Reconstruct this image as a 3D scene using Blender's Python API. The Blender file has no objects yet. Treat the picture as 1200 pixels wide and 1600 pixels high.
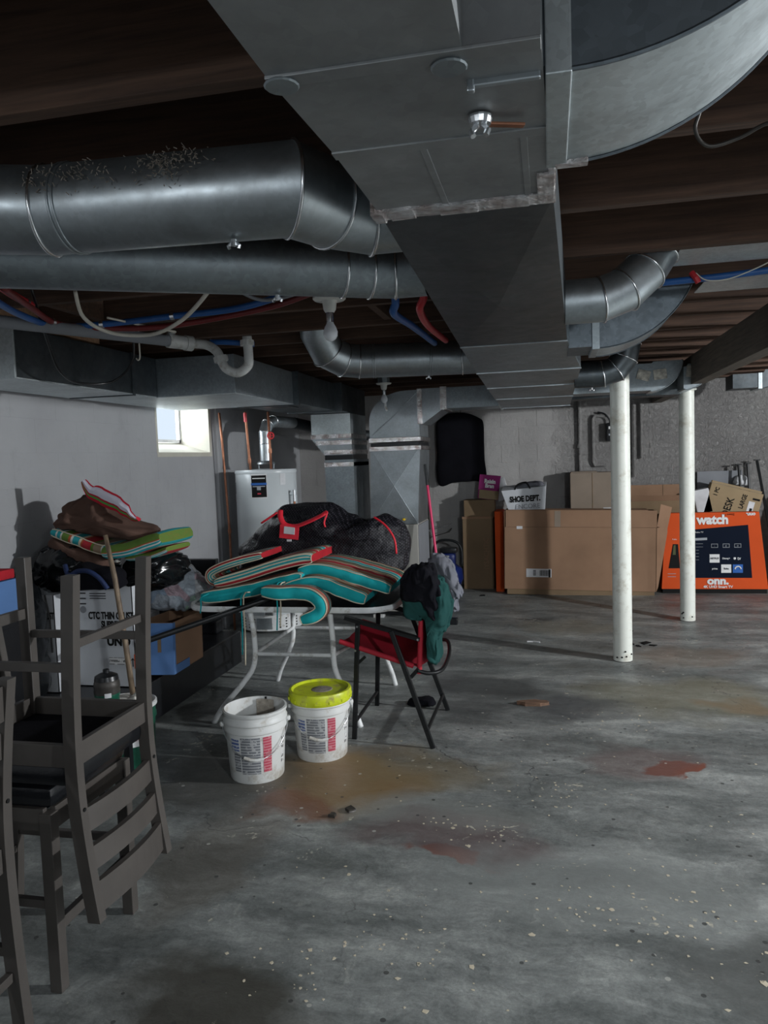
import bpy, bmesh, math, random
from mathutils import Vector, Matrix, noise, Euler
random.seed(7)
PI = math.pi
C = bpy.context.scene.collection
SC = bpy.context.scene
# ------------------------------------------------------------------ camera
cam_d = bpy.data.cameras.new('camera'); cam = bpy.data.objects.new('camera', cam_d); C.objects.link(cam)
F = 1180.0; yaw = math.atan(260/F); pit = -math.atan(84/F); rol = 0.035
fw = Vector((-math.sin(yaw)*math.cos(pit), math.cos(yaw)*math.cos(pit), math.sin(pit)))
r0 = fw.cross(Vector((0, 0, 1))).normalized(); u0 = r0.cross(fw)
Rt = math.cos(rol)*r0 - math.sin(rol)*u0; Up = math.sin(rol)*r0 + math.cos(rol)*u0
M = Matrix((Rt, Up, -fw)).transposed().to_4x4(); M.translation = Vector((0, 0, 1.5))
cam.matrix_world = M
cam_d.sensor_fit = 'VERTICAL'; cam_d.sensor_height = 24; cam_d.sensor_width = 18
cam_d.lens = 24*F/1600; cam_d.clip_start = 0.05; cam_d.clip_end = 60
SC.camera = cam
# ------------------------------------------------------------------ world, lamps, exposure
w = bpy.data.worlds.new('world'); SC.world = w; w.use_nodes = True
bg = w.node_tree.nodes['Background']; bg.inputs[0].default_value = (0.75, 0.87, 1, 1); bg.inputs[1].default_value = 1.0
def lamp(name, kind, loc, energy, color, size=0.1, size_y=None, rot=(0, 0, 0)):
    l = bpy.data.lights.new(name, kind); l.energy = energy; l.color = color
    if kind == 'AREA':
        l.shape = 'RECTANGLE'; l.size = size; l.size_y = size_y or size
    else: l.shadow_soft_size = size
    o = bpy.data.objects.new(name, l); C.objects.link(o); o.location = loc; o.rotation_euler = rot; return o
lamp('right_bulb_light', 'POINT', (5.2, 3.3, 2.05), 950, (0.95, 0.98, 1.0), 0.07)
lamp('near_bulb_light', 'POINT', (-1.9, -1.3, 2.02), 38, (0.9, 0.96, 1.0), 0.06)
sp_ = lamp('added_floor_spot', 'SPOT', (2.0, -1.0, 2.0), 270, (0.9, 0.96, 1.0), 0.08)  # added spot out of view, brightens the foreground floor; no such lamp known
sp_.data.spot_size = math.radians(60); sp_.data.spot_blend = 0.8
sp_.rotation_euler = (Vector((0.15, 3.5, 0))-Vector((2.0, -1.0, 2.0))).to_track_quat('-Z', 'Y').to_euler()
lamp('window_daylight', 'AREA', (-3.34, 5.78, 1.86), 34, (0.9, 0.96, 1.0), 1.1, 0.6, (0, -PI/2, 0))
lamp('added_rear_fill', 'AREA', (1.6, -2.4, 1.3), 20, (0.88, 0.95, 1.0), 1.0, 1.6, (PI/2, 0, 0.25))  # added soft fill behind the camera; no door known there
vs = SC.view_settings
SC.display_settings.display_device = 'sRGB'
vs.view_transform = 'Standard'; vs.look = 'None'; vs.gamma = 1; vs.use_curve_mapping = False; vs.exposure = 0.0
# ------------------------------------------------------------------ material helpers
MATS = {}
def newmat(n):
    m = bpy.data.materials.new(n); m.use_nodes = True; MATS[n] = m
    nt = m.node_tree; return m, nt, nt.nodes['Principled BSDF']
def N(nt, t, **k):
    n = nt.nodes.new(t)
    for a, b in k.items(): setattr(n, a, b)
    return n
def coords(nt, world=False):
    if world: return N(nt, 'ShaderNodeNewGeometry').outputs['Position']
    return N(nt, 'ShaderNodeTexCoord').outputs['Object']
def noi(nt, vec, scale, detail=4, rough=0.55, dist=0.0):
    n = N(nt, 'ShaderNodeTexNoise'); n.inputs['Scale'].default_value = scale; n.inputs['Detail'].default_value = detail
    n.inputs['Roughness'].default_value = rough; n.inputs['Distortion'].default_value = dist
    nt.links.new(vec, n.inputs['Vector']); return n.outputs['Fac']
def ramp(nt, fac, stops, interp='LINEAR'):
    r = N(nt, 'ShaderNodeValToRGB'); cr = r.color_ramp; cr.interpolation = interp
    while len(cr.elements) < len(stops): cr.elements.new(0.5)
    for e, (p, c) in zip(cr.elements, stops):
        e.position = p; e.color = (c[0], c[1], c[2], 1) if not isinstance(c, (int, float)) else (c, c, c, 1)
    nt.links.new(fac, r.inputs[0]); return r.outputs[0]
def mix(nt, fac, a, b, mode='MIX'):
    n = N(nt, 'ShaderNodeMix', data_type='RGBA', blend_type=mode)
    if isinstance(fac, (int, float)): n.inputs[0].default_value = fac
    else: nt.links.new(fac, n.inputs[0])
    for i, v in ((6, a), (7, b)):
        if isinstance(v, tuple): n.inputs[i].default_value = (*v[:3], 1)
        else: nt.links.new(v, n.inputs[i])
    return n.outputs[2]
def mth(nt, op, a, b=None, c=None):
    n = N(nt, 'ShaderNodeMath', operation=op)
    for i, v in enumerate((a, b, c)):
        if v is None: continue
        if isinstance(v, (int, float)): n.inputs[i].default_value = v
        else: nt.links.new(v, n.inputs[i])
    return n.outputs[0]
def bump(nt, p, h, strength=0.3, dist=0.01):
    b = N(nt, 'ShaderNodeBump'); b.inputs['Strength'].default_value = strength; b.inputs['Distance'].default_value = dist
    nt.links.new(h, b.inputs['Height']); nt.links.new(b.outputs[0], p.inputs['Normal']); return b
def basic(n, col, rough=0.6, metal=0.0, var=0.15, scale=8, bmp=0.1, bscale=60, world=False, dirt=None, spec=0.5):
    if rough >= .85: spec = .15
    m, nt, p = newmat(n); v = coords(nt, world)
    f = noi(nt, v, scale)
    d = tuple(c*(1-var) for c in col); l = tuple(min(1, c*(1+var)) for c in col)
    c = ramp(nt, f, [(0.3, d), (0.7, l)])
    if dirt:
        f2 = ramp(nt, noi(nt, v, scale*2.3, 8, 0.7), [(0.52, 0), (0.68, 1)])
        c = mix(nt, f2, c, dirt)
    nt.links.new(c, p.inputs['Base Color']); p.inputs['Roughness'].default_value = rough; p.inputs['Metallic'].default_value = metal
    p.inputs['Specular IOR Level'].default_value = spec
    if bmp: bump(nt, p, noi(nt, v, bscale, 3), bmp, 0.004)
    return m
def galv(n, base, rough, spang=0.25, scale=45, dust=0.3):
    m, nt, p = newmat(n); v = coords(nt)
    vo = N(nt, 'ShaderNodeTexVoronoi'); vo.inputs['Scale'].default_value = scale; nt.links.new(v, vo.inputs['Vector'])
    sp = mth(nt, 'MULTIPLY', vo.outputs['Color'], 1.0)
    big = noi(nt, v, 3.0, 5, 0.6)
    f = mth(nt, 'ADD', mth(nt, 'MULTIPLY', sp, spang), mth(nt, 'MULTIPLY', big, 0.8))
    c = ramp(nt, f, [(0.2, tuple(x*0.62 for x in base)), (0.8, tuple(min(1, x*1.25) for x in base))])
    c = mix(nt, mth(nt, 'MULTIPLY', ramp(nt, noi(nt, v, 9, 8, 0.7), [(0.45, 0), (0.75, 1)]), dust), c, (0.23, 0.22, 0.21))
    nt.links.new(c, p.inputs['Base Color']); p.inputs['Metallic'].default_value = 0.9
    r = mth(nt, 'ADD', mth(nt, 'MULTIPLY', noi(nt, v, 14, 4), 0.3), rough-0.15)
    nt.links.new(r, p.inputs['Roughness']); bump(nt, p, noi(nt, v, 5, 2), 0.25, 0.01); return m
G1 = galv('galvanised_bright', (0.46, 0.51, 0.54), 0.40, 0.12, 80, 0.3)
G2 = galv('galvanised_dull', (0.36, 0.41, 0.44), 0.48, 0.22, 70, 0.3)
G3 = galv('galvanised_matte', (0.42, 0.44, 0.45), 0.55, 0.1, 50, 0.25)
GD = galv('galvanised_dark', (0.10, 0.115, 0.125), 0.45, 0.25, 40, 0.2)  # base darkened to paint in the dark floor reflected under the trunk
G4 = galv('galvanised_spangled', (0.60, 0.66, 0.68), 0.5, 0.2, 90, 0.05)
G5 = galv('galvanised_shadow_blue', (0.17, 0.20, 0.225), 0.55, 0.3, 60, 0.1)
def foil():
    m, nt, p = newmat('foil_tape'); v = coords(nt)
    p.inputs['Metallic'].default_value = 1; p.inputs['Roughness'].default_value = 0.22
    nt.links.new(ramp(nt, noi(nt, v, 20, 5), [(0.35, (0.45, 0.38, 0.36)), (0.6, (0.85, 0.85, 0.86))]), p.inputs['Base Color'])
    bump(nt, p, noi(nt, v, 55, 6, 0.7, 0.6), 0.9, 0.012)
foil(); FOIL = MATS['foil_tape']
def wood(n, c1, c2, rough=0.8, axis=(3, 60, 60)):
    m, nt, p = newmat(n); v = coords(nt)
    mp = N(nt, 'ShaderNodeMapping'); mp.inputs['Scale'].default_value = axis; nt.links.new(v, mp.inputs[0])
    f = noi(nt, mp.outputs[0], 1.0, 6, 0.6, 0.4)
    c = ramp(nt, f, [(0.3, c1), (0.7, c2)])
    c = mix(nt, ramp(nt, noi(nt, v, 2.2, 5), [(0.5, 0), (0.75, 0.6)]), c, tuple(x*0.45 for x in c1))
    nt.links.new(c, p.inputs['Base Color']); p.inputs['Roughness'].default_value = rough; bump(nt, p, f, 0.3, 0.004); return m
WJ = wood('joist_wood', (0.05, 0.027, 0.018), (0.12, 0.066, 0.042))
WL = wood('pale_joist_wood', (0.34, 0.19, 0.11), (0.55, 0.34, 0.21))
WB = wood('board_wood', (0.06, 0.045, 0.035), (0.13, 0.09, 0.065), axis=(60, 3, 60))
BEAM = wood('beam_wood', (0.10, 0.085, 0.07), (0.2, 0.17, 0.14), axis=(60, 3, 60))
STICKM = wood('stick_wood', (0.07, 0.045, 0.03), (0.32, 0.24, 0.16), 0.6, (60, 60, 8))
CHIP = wood('chip_wood', (0.07, 0.04, 0.025), (0.24, 0.14, 0.09), 0.8, (10, 80, 80))
def wallmat(n, col, dark, xrough=False):
    m, nt, p = newmat(n); v = coords(nt, True)
    c = ramp(nt, noi(nt, v, 1.3, 6, 0.6), [(0.3, dark), (0.7, col)])
    c = mix(nt, mth(nt, 'MULTIPLY', ramp(nt, noi(nt, v, 7, 8, 0.7), [(0.55, 0), (0.7, 1)]), 0.25), c, tuple(x*0.7 for x in dark))
    nt.links.new(c, p.inputs['Base Color']); p.inputs['Roughness'].default_value = 0.6
    if xrough:
        s = N(nt, 'ShaderNodeSeparateXYZ'); nt.links.new(v, s.inputs[0])
        k = ramp(nt, mth(nt, 'ADD', mth(nt, 'MULTIPLY', s.outputs[0], 0.4), mth(nt, 'MULTIPLY', noi(nt, v, 3), 0.3)), [(0.15, 0.12), (0.35, 1)])
        h = mth(nt, 'MULTIPLY', noi(nt, v, 24, 6, 0.75, 0.8), k)
        b = bump(nt, p, h, 1.0, 0.06)
    else: bump(nt, p, noi(nt, v, 30, 5, 0.6), 0.2, 0.006)
    return m
WALLB = wallmat('back_wall_paint', (0.42, 0.41, 0.40), (0.31, 0.30, 0.295), True)
WALLL = wallmat('left_wall_paint', (0.40, 0.41, 0.425), (0.33, 0.335, 0.35))
WALLW = wallmat('window_reveal_plaster', (0.66, 0.65, 0.58), (0.42, 0.40, 0.33))
def floormat():
    m, nt, p = newmat('floor_concrete'); v = coords(nt)
    dn = N(nt, 'ShaderNodeTexNoise'); dn.inputs['Scale'].default_value = 3.2; dn.inputs['Detail'].default_value = 6; nt.links.new(v, dn.inputs['Vector'])
    def vm(op, a, b):
        n = N(nt, 'ShaderNodeVectorMath', operation=op)
        for i, x in enumerate((a, b)):
            if isinstance(x, tuple): n.inputs[i].default_value = x
            else: nt.links.new(x, n.inputs[i])
        return n
    wv = vm('ADD', v, vm('MULTIPLY', vm('SUBTRACT', dn.outputs['Color'], (0.5, 0.5, 0.5)).outputs[0], (0.55, 0.55, 0)).outputs[0]).outputs[0]
    wv2 = vm('ADD', v, vm('MULTIPLY', vm('SUBTRACT', dn.outputs['Color'], (0.5, 0.5, 0.5)).outputs[0], (0.15, 0.15, 0)).outputs[0]).outputs[0]
    st = N(nt, 'ShaderNodeMapping'); st.inputs['Scale'].default_value = (0.8, 1.9, 1); st.inputs['Rotation'].default_value = (0, 0, 0.3); nt.links.new(wv2, st.inputs[0])
    f1 = noi(nt, st.outputs[0], 1.7, 12, 0.70, 0.0)
    c = ramp(nt, f1, [(0.32, (0.088, 0.097, 0.095)), (0.45, (0.16, 0.173, 0.170)), (0.55, (0.25, 0.265, 0.26)), (0.68, (0.42, 0.44, 0.425))])
    fine = noi(nt, wv2, 26, 8, 0.75)
    c = mix(nt, 0.8, c, ramp(nt, fine, [(0.32, (0.36, 0.36, 0.36)), (0.68, (0.68, 0.68, 0.67))]), 'OVERLAY')
    c = mix(nt, 0.7, c, ramp(nt, noi(nt, v, 95, 6, 0.8), [(0.35, (0.38, 0.38, 0.38)), (0.65, (0.62, 0.62, 0.62))]), 'OVERLAY')
    chip_ = ramp(nt, noi(nt, wv, 6.5, 12, 0.8), [(0.60, 0), (0.63, 1)], 'LINEAR')
    c = mix(nt, mth(nt, 'MULTIPLY', chip_, 0.45), c, (0.40, 0.41, 0.38))
    chd = ramp(nt, noi(nt, wv, 4.1, 12, 0.8, 0.5), [(0.36, 1), (0.40, 0)], 'LINEAR')
    c = mix(nt, mth(nt, 'MULTIPLY', chd, 0.5), c, (0.09, 0.095, 0.095))
    # worn and stained patches with soft torn edges, one partly painted shade: x, y, rx, ry, colour, amount
    P = [(-1.0, 3.35, .55, .42, (.27, .17, .07), .85), (-0.62, 3.5, .4, .28, (.23, .18, .10), .55), (-1.12, 3.02, .28, .13, (.22, .095, .05), .8),
         (-0.40, 2.70, .15, .06, (.20, .065, .04), .95), (-0.42, 2.86, .5, .22, (.13, .085, .085), .7), (0.58, 3.62, .12, .09, (.27, .075, .04), 1),
         (0.42, 3.72, .38, .26, (.14, .09, .085), .6), (1.02, 4.62, .2, .16, (.24, .15, .10), .8), (0.75, 4.75, .7, .5, (.22, .20, .12), .5),
         (-0.38, 4.85, .5, .3, (.06, .065, .065), .8), (0.08, 4.45, .36, .26, (.075, .08, .085), .75), (-0.95, 1.78, .38, .26, (.05, .045, .035), .85),  # last patch: brown stain deepened with painted shade at lower left
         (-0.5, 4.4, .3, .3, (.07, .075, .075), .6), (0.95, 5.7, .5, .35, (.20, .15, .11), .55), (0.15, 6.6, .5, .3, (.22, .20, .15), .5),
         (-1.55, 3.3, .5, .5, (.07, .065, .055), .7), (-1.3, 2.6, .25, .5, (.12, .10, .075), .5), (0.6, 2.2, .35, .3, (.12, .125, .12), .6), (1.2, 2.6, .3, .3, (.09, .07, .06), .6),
         (-0.15, 6.9, .22, .1, (.05, .05, .05), .7), (0.1, 2.6, .7, .3, (.33, .35, .34), .5), (-0.5, 3.05, .5, .2, (.33, .34, .32), .45)]
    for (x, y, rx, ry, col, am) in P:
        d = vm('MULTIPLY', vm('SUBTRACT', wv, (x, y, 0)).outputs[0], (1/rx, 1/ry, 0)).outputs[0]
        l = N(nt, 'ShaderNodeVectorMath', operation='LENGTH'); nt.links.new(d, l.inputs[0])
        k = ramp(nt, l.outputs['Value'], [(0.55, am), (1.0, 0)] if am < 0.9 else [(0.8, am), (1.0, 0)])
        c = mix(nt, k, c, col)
    # flaked pale paint specks
    vo = N(nt, 'ShaderNodeTexVoronoi'); vo.inputs['Scale'].default_value = 30; nt.links.new(wv, vo.inputs['Vector'])
    sp = mth(nt, 'LESS_THAN', vo.outputs['Distance'], 0.3)
    mk = ramp(nt, noi(nt, v, 2.3, 7, 0.8), [(0.58, 0), (0.62, 1)])
    c = mix(nt, mth(nt, 'MULTIPLY', sp, mk), c, (0.52, 0.50, 0.42))
    vo2 = N(nt, 'ShaderNodeTexVoronoi'); vo2.inputs['Scale'].default_value = 11; nt.links.new(v, vo2.inputs['Vector'])
    sp2 = mth(nt, 'LESS_THAN', vo2.outputs['Distance'], 0.09)
    c = mix(nt, mth(nt, 'MULTIPLY', sp2, 0.8), c, ramp(nt, noi(nt, v, 4), [(0.5, (0.05, 0.05, 0.05)), (0.55, (0.5, 0.5, 0.46))], 'CONSTANT'))
    # cracks
    vc = N(nt, 'ShaderNodeTexVoronoi', feature='DISTANCE_TO_EDGE'); vc.inputs['Scale'].default_value = 0.9; nt.links.new(wv, vc.inputs['Vector'])
    cr = mth(nt, 'MULTIPLY', mth(nt, 'LESS_THAN', vc.outputs['Distance'], 0.0022), ramp(nt, noi(nt, v, 1.1), [(0.53, 0), (0.56, 1)]))
    c = mix(nt, mth(nt, 'MULTIPLY', cr, .7), c, (0.07, 0.07, 0.07))
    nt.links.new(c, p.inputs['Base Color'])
    nt.links.new(ramp(nt, noi(nt, wv, 5, 6), [(0.3, 0.34), (0.7, 0.62)]), p.inputs['Roughness'])
    h = mth(nt, 'ADD', mth(nt, 'MULTIPLY', fine, 0.5), mth(nt, 'MULTIPLY', f1, 1.5))
    bump(nt, p, mth(nt, 'SUBTRACT', h, mth(nt, 'MULTIPLY', cr, 0.6)), 0.35, 0.012)
    return m
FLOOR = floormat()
def cardm(n, col, var=0.12): return basic(n, col, 0.85, 0, var, 3, 0.08, 120, dirt=None)
CB = cardm('cardboard', (0.27, 0.165, 0.105)); CB2 = cardm('cardboard_dim', (0.20, 0.14, 0.085)); CB3 = cardm('cardboard_grey', (0.24, 0.195, 0.155)); CBT = cardm('cardboard_tan', (0.33, 0.25, 0.15))
ORANGE = cardm('orange_print', (0.62, 0.085, 0.02), 0.06); NAVY = cardm('navy_print', (0.004, 0.008, 0.02)); INK = cardm('black_ink', (0.012, 0.012, 0.012)); WHT = cardm('white_print', (0.75, 0.76, 0.76), 0.04)
BLUEP = cardm('blue_print', (0.04, 0.13, 0.42)); PURP = cardm('purple_print', (0.26, 0.03, 0.15)); TAPE = basic('dull_foil_patch', (0.55, 0.53, 0.47), 0.4, .3, .5, 30, .6, 60); GREYP = cardm('grey_print', (0.22, 0.23, 0.25)); REDP = cardm('red_print', (0.55, 0.06, 0.09), .2); WBOX = cardm('white_carton', (0.55, 0.57, 0.6), 0.06); YEL = cardm('yellow_print', (0.75, 0.5, 0.04)); BLUEBOX = cardm('blue_carton', (0.10, 0.20, 0.42))
GREENP = cardm('olive_print', (0.09, 0.10, 0.05)); LINEP = cardm('dim_white_print', (0.35, 0.37, 0.4))
WMET = basic('white_metal', (0.78, 0.80, 0.80), 0.4, 0, .08, 6, .05, dirt=(0.4, 0.38, 0.33)); COLP = basic('column_paint', (0.74, 0.76, 0.70), 0.45, 0, 0.06, 4, 0.15, 40, dirt=(0.52, 0.5, 0.42))
BLK = basic('black_metal', (0.008, 0.009, 0.010), 0.45, 0, .2, spec=.3); BLKF = basic('black_plastic', (0.01, 0.011, 0.013), 0.3, 0, .3, 5)
GREYW = basic('grey_stained_wood', (0.075, 0.067, 0.061), 0.42, 0, .12, 10, .08, 90); BVIN = basic('black_vinyl', (0.010, 0.011, 0.013), 0.22, 0, .2, 12, .15, 90)
TRASH = basic('trash_bag_plastic', (0.006, 0.007, 0.008), 0.2, 0, .2, 6, .9, 14); BROWN = basic('brown_blanket_cloth', (0.105, 0.062, 0.048), 0.95, 0, .12, 5, .5, 30)
REDF = basic('red_sling_fabric', (0.42, 0.012, 0.03), 0.7, 0, .15, 7, .2, 200); REDS = basic('red_strap', (0.75, 0.02, 0.04), 0.6); TURQ = basic('turquoise_fabric', (0.015, 0.36, 0.39), 0.85, 0, .15, 12, .5, 25)
CREAM = basic('cream_piping', (0.62, 0.55, 0.42), 0.8); REDC = basic('red_fabric', (0.42, 0.02, 0.03), 0.85); GRNF = basic('dark_green_cloth', (0.015, 0.062, 0.058), 0.9, 0, .2, 6, .6, 18); BLKC = basic('black_cloth', (0.006, 0.006, 0.009), 0.95, 0, .2, 6, .6, 22)
GRYC = basic('grey_cloth', (0.15, 0.155, 0.18), 0.9, 0, .2, 6, .6, 20); NAVC = basic('navy_cloth', (0.01, 0.025, 0.09), 0.7, 0, .3, 6, .6, 20); GRN = basic('green_plastic', (0.008, 0.085, 0.05), 0.35, 0, .2, 6)
PAIL = basic('pail_white_plastic', (0.66, 0.67, 0.66), 0.4, 0, .06, 5, .1, 40, dirt=(0.42, 0.38, 0.32)); LIME = basic('lime_plastic', (0.58, 0.66, 0.02), 0.4, 0, .1, 9, .1, 40, dirt=(0.35, 0.30, 0.1)); SLUDGE = basic('dried_compound', (0.30, 0.27, 0.23), 0.9, 0, .4, 12, .8, 30, dirt=(.5, .45, .38))
HEAT = basic('heater_enamel', (0.56, 0.60, 0.62), 0.3, 0, .04, 3, .03); FURN = basic('furnace_enamel', (0.38, 0.37, 0.34), 0.4, 0, .05, 3, .03); COPPER = basic('copper', (0.34, 0.15, 0.09), 0.5, .7, .25, 20, .1); PVC = basic('pvc_pipe', (0.50, 0.51, 0.50), 0.45, 0, .12, 9, .1, dirt=(0.3, 0.28, 0.25))
PEXR = basic('red_pipe', (0.55, 0.03, 0.04), 0.4); PEXD = basic('dark_red_pipe', (0.17, 0.02, 0.02), 0.45); PEXB = basic('blue_pipe', (0.02, 0.10, 0.32), 0.4); IRON = basic('iron_pipe', (0.06, 0.055, 0.05), 0.5, .4, .3, 14); CHROME = basic('zinc_bright', (0.8, 0.82, 0.84), 0.25, 1, .1)
PORC = basic('porcelain', (0.72, 0.72, 0.68), 0.3); BULB = basic('frosted_bulb', (0.80, 0.83, 0.88), 0.25); PINK = basic('pink_handle', (0.72, 0.02, 0.12), 0.35); BLUPL = basic('blue_enamel', (0.008, 0.02, 0.12), 0.3); WCAB = basic('white_cable', (0.66, 0.63, 0.55), 0.5)
GLOVE = basic('dirty_white_glove', (0.62, 0.6, 0.55), 0.9, 0, .15, 10, .4, 30); LINT = basic('dust_lint', (0.24, 0.21, 0.18), 1, 0, .3, 30, .5); PAPER = basic('paper', (0.62, 0.63, 0.65), 0.8)
GLASS, nt_, p_ = newmat('window_glass'); p_.inputs['Transmission Weight'].default_value = 0.9; p_.inputs['Roughness'].default_value = 0.1; p_.inputs['Base Color'].default_value = (0.75, 0.88, 0.86, 1)
def bagmat():
    m, nt, p = newmat('clear_bag_with_clothes'); v = coords(nt)
    vo = N(nt, 'ShaderNodeTexVoronoi'); vo.inputs['Scale'].default_value = 9; nt.links.new(v, vo.inputs['Vector'])
    s = N(nt, 'ShaderNodeSeparateColor'); nt.links.new(vo.outputs['Color'], s.inputs[0])
    c = ramp(nt, s.outputs[0], [(0, (.45, .52, .60)), (.3, (.48, .54, .62)), (.5, (.30, .45, .65)), (.68, (.68, .38, .44)), (.8, (.42, .72, .50)), (.92, (.62, .60, .60))], 'CONSTANT')
    c = mix(nt, 0.4, c, (0.55, 0.60, 0.66)); nt.links.new(c, p.inputs['Base Color']); p.inputs['Roughness'].default_value = 0.25
    bump(nt, p, noi(nt, v, 16, 5, .6, 1.0), 0.9, 0.02); return m
CLEAR = bagmat()
def dotbag():
    m, nt, p = newmat('dotted_black_nylon'); p.inputs['Specular IOR Level'].default_value = .3; v = coords(nt)
    mp = N(nt, 'ShaderNodeMapping'); mp.inputs['Scale'].default_value = (75, 75, 75); mp.inputs['Rotation'].default_value = (0, PI/4, 0); nt.links.new(v, mp.inputs[0])
    s = N(nt, 'ShaderNodeSeparateXYZ'); nt.links.new(mp.outputs[0], s.inputs[0])
    a = mth(nt, 'MULTIPLY', mth(nt, 'GREATER_THAN', mth(nt, 'FRACT', s.outputs[0]), .68), mth(nt, 'GREATER_THAN', mth(nt, 'FRACT', s.outputs[2]), .68))
    c = mix(nt, a, (0.006, 0.006, 0.009), (0.07, 0.065, 0.08)); nt.links.new(c, p.inputs['Base Color']); p.inputs['Roughness'].default_value = 0.5
    bump(nt, p, noi(nt, v, 11, 5, .6, 1.2), 0.8, 0.025); return m
DOT = dotbag()
def stripes(n, stops, comp=1, wrinkle=True):
    m, nt, p = newmat(n); uv = N(nt, 'ShaderNodeTexCoord').outputs['UV']; s = N(nt, 'ShaderNodeSeparateXYZ'); nt.links.new(uv, s.inputs[0])
    nt.links.new(ramp(nt, mth(nt, 'FRACT', s.outputs[comp]), stops, 'CONSTANT'), p.inputs['Base Color']); p.inputs['Roughness'].default_value = 0.85
    bump(nt, p, noi(nt, coords(nt), 25, 4), 0.4, 0.008); return m
cT = (.015, .30, .33); cC = (.62, .56, .42); cR = (.40, .02, .03); cB = (.24, .13, .075); cG = (.015, .10, .08); cN = (.28, .2, .13); cGr = (.11, .20, .03); cW = (.6, .6, .56); cO = (.42, .09, .03)
STR = stripes('striped_pad_fabric', [(0, cT), (.05, cC), (.07, cB), (.16, cN), (.2, cR), (.3, cC), (.32, cB), (.4, cG), (.47, cC), (.49, cT), (.6, cC), (.62, cR), (.7, cN), (.8, cG), (.9, cC), (.93, cB)])
STS = stripes('striped_pad_side', [(0, cR), (.28, cC), (.42, cT), (.62, cC), (.75, cT), (.88, cC)])
STG = stripes('striped_green_fabric', [(0, cT), (.06, cW), (.08, cT), (.12, cW), (.14, cGr), (.22, cO), (.25, cW), (.27, cT), (.34, cC), (.37, cO), (.39, cR), (.49, cGr), (.52, cN), (.62, cW), (.64, cT), (.71, cW), (.73, cGr), (.76, cC), (.775, cGr), (.86, cGr)], 0)
STE = stripes('striped_green_side', [(0, cT), (.14, cW), (.24, cT), (.36, cW), (.42, cO), (.5, cGr)])
XMAS = stripes('festive_print', [(0, (.5, .01, .03)), (.18, (.05, .4, .07)), (.3, (.45, .01, .03)), (.42, (.7, .68, .78)), (.8, (.62, .6, .7)), (.88, (.5, .01, .03))])
def printlines(n, bgc, ink, fx=9, fz=70):
    m, nt, p = newmat(n); v = coords(nt); s = N(nt, 'ShaderNodeSeparateXYZ'); nt.links.new(v, s.inputs[0])
    a = mth(nt, 'MULTIPLY', mth(nt, 'GREATER_THAN', mth(nt, 'FRACT', mth(nt, 'MULTIPLY', s.outputs[2], fz)), .4), mth(nt, 'GREATER_THAN', noi(nt, v, 50, 2), .42))
    nt.links.new(mix(nt, a, bgc, ink), p.inputs['Base Color']); p.inputs['Roughness'].default_value = .5; return m
PRG = printlines('grey_fine_print', (.42, .43, .44), (.16, .17, .19), 9, 75); PRR = printlines('red_fine_print', (.55, .22, .25), (.45, .05, .09), 9, 75); PRB = printlines('blue_fine_print', (.5, .52, .55), (.08, .12, .3), 9, 60); PRW = printlines('barcode_print', (.7, .7, .7), (.2, .2, .2), 9, 45)
# ------------------------------------------------------------------ geometry helpers
WLOC = {}
def wl(o): return WLOC.get(o.name, Vector((0, 0, 0))) if o else Vector((0, 0, 0))
def thing(name, label, cat, loc=(0, 0, 0), group=None):
    o = bpy.data.objects.new(name, None); C.objects.link(o); o.location = loc; o.empty_display_size = 0.1
    o['label'] = label; o['category'] = cat
    if group: o['group'] = group
    WLOC[o.name] = Vector(loc); return o
def tag(o, label, cat, group=None):
    o['label'] = label; o['category'] = cat
    if group: o['group'] = group
    return o
def obj(name, bm, mat, parent=None, smooth=False, origin=None, label=None):
    """mesh built in world coordinates; re-based on its parent's place (or on its own base)"""
    if isinstance(bm, bmesh.types.BMesh):
        me = bpy.data.meshes.new(name); bmesh.ops.recalc_face_normals(bm, faces=bm.faces[:]); bm.to_mesh(me); bm.free()
    else: me = bm
    for m in (mat if isinstance(mat, (list, tuple)) else [mat]): me.materials.append(m)
    if smooth:
        me.polygons.foreach_set('use_smooth', [True]*len(me.polygons))
        if smooth == 'auto': me.set_sharp_from_angle(angle=0.7)
    o = bpy.data.objects.new(name, me); C.objects.link(o)
    if parent:
        o.parent = parent; base = wl(parent); me.transform(Matrix.Translation(-base)); WLOC[o.name] = base
    else:
        if origin is None:
            xs = [v.co for v in me.vertices]; lo = Vector((min(v[i] for v in xs) for i in range(3))); hi = Vector((max(v[i] for v in xs) for i in range(3)))
            origin = Vector(((lo.x+hi.x)/2, (lo.y+hi.y)/2, lo.z))
        origin = Vector(origin); me.transform(Matrix.Translation(-origin)); o.location = origin; WLOC[o.name] = origin
    if label: o['label'] = label
    return o
def B(): return bmesh.new()
def box(bm, x0, x1, y0, y1, z0, z1, bev=0.0, mat=0, M=None):
    r = bmesh.ops.create_cube(bm, size=1)['verts']
    for v in r:
        v.co = Vector(((x0+x1)/2+v.co.x*(x1-x0), (y0+y1)/2+v.co.y*(y1-y0), (z0+z1)/2+v.co.z*(z1-z0)))
        if M: v.co = M @ v.co
    fs = {f for v in r for f in v.link_faces}
    for f in fs: f.material_index = mat
    if bev:
        es = list({e for v in r for e in v.link_edges}); bmesh.ops.bevel(bm, geom=es, offset=bev, segments=2, affect='EDGES', profile=0.6)
    return bm
def bx(*a, **k): return box(B(), *a, **k)
def frame_at(t, up=Vector((0, 0, 1))):
    t = t.normalized(); a = t.cross(up)
    if a.length < 1e-3: a = t.cross(Vector((0, 1, 0)))
    a.normalize(); return a, a.cross(t).normalized()
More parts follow.
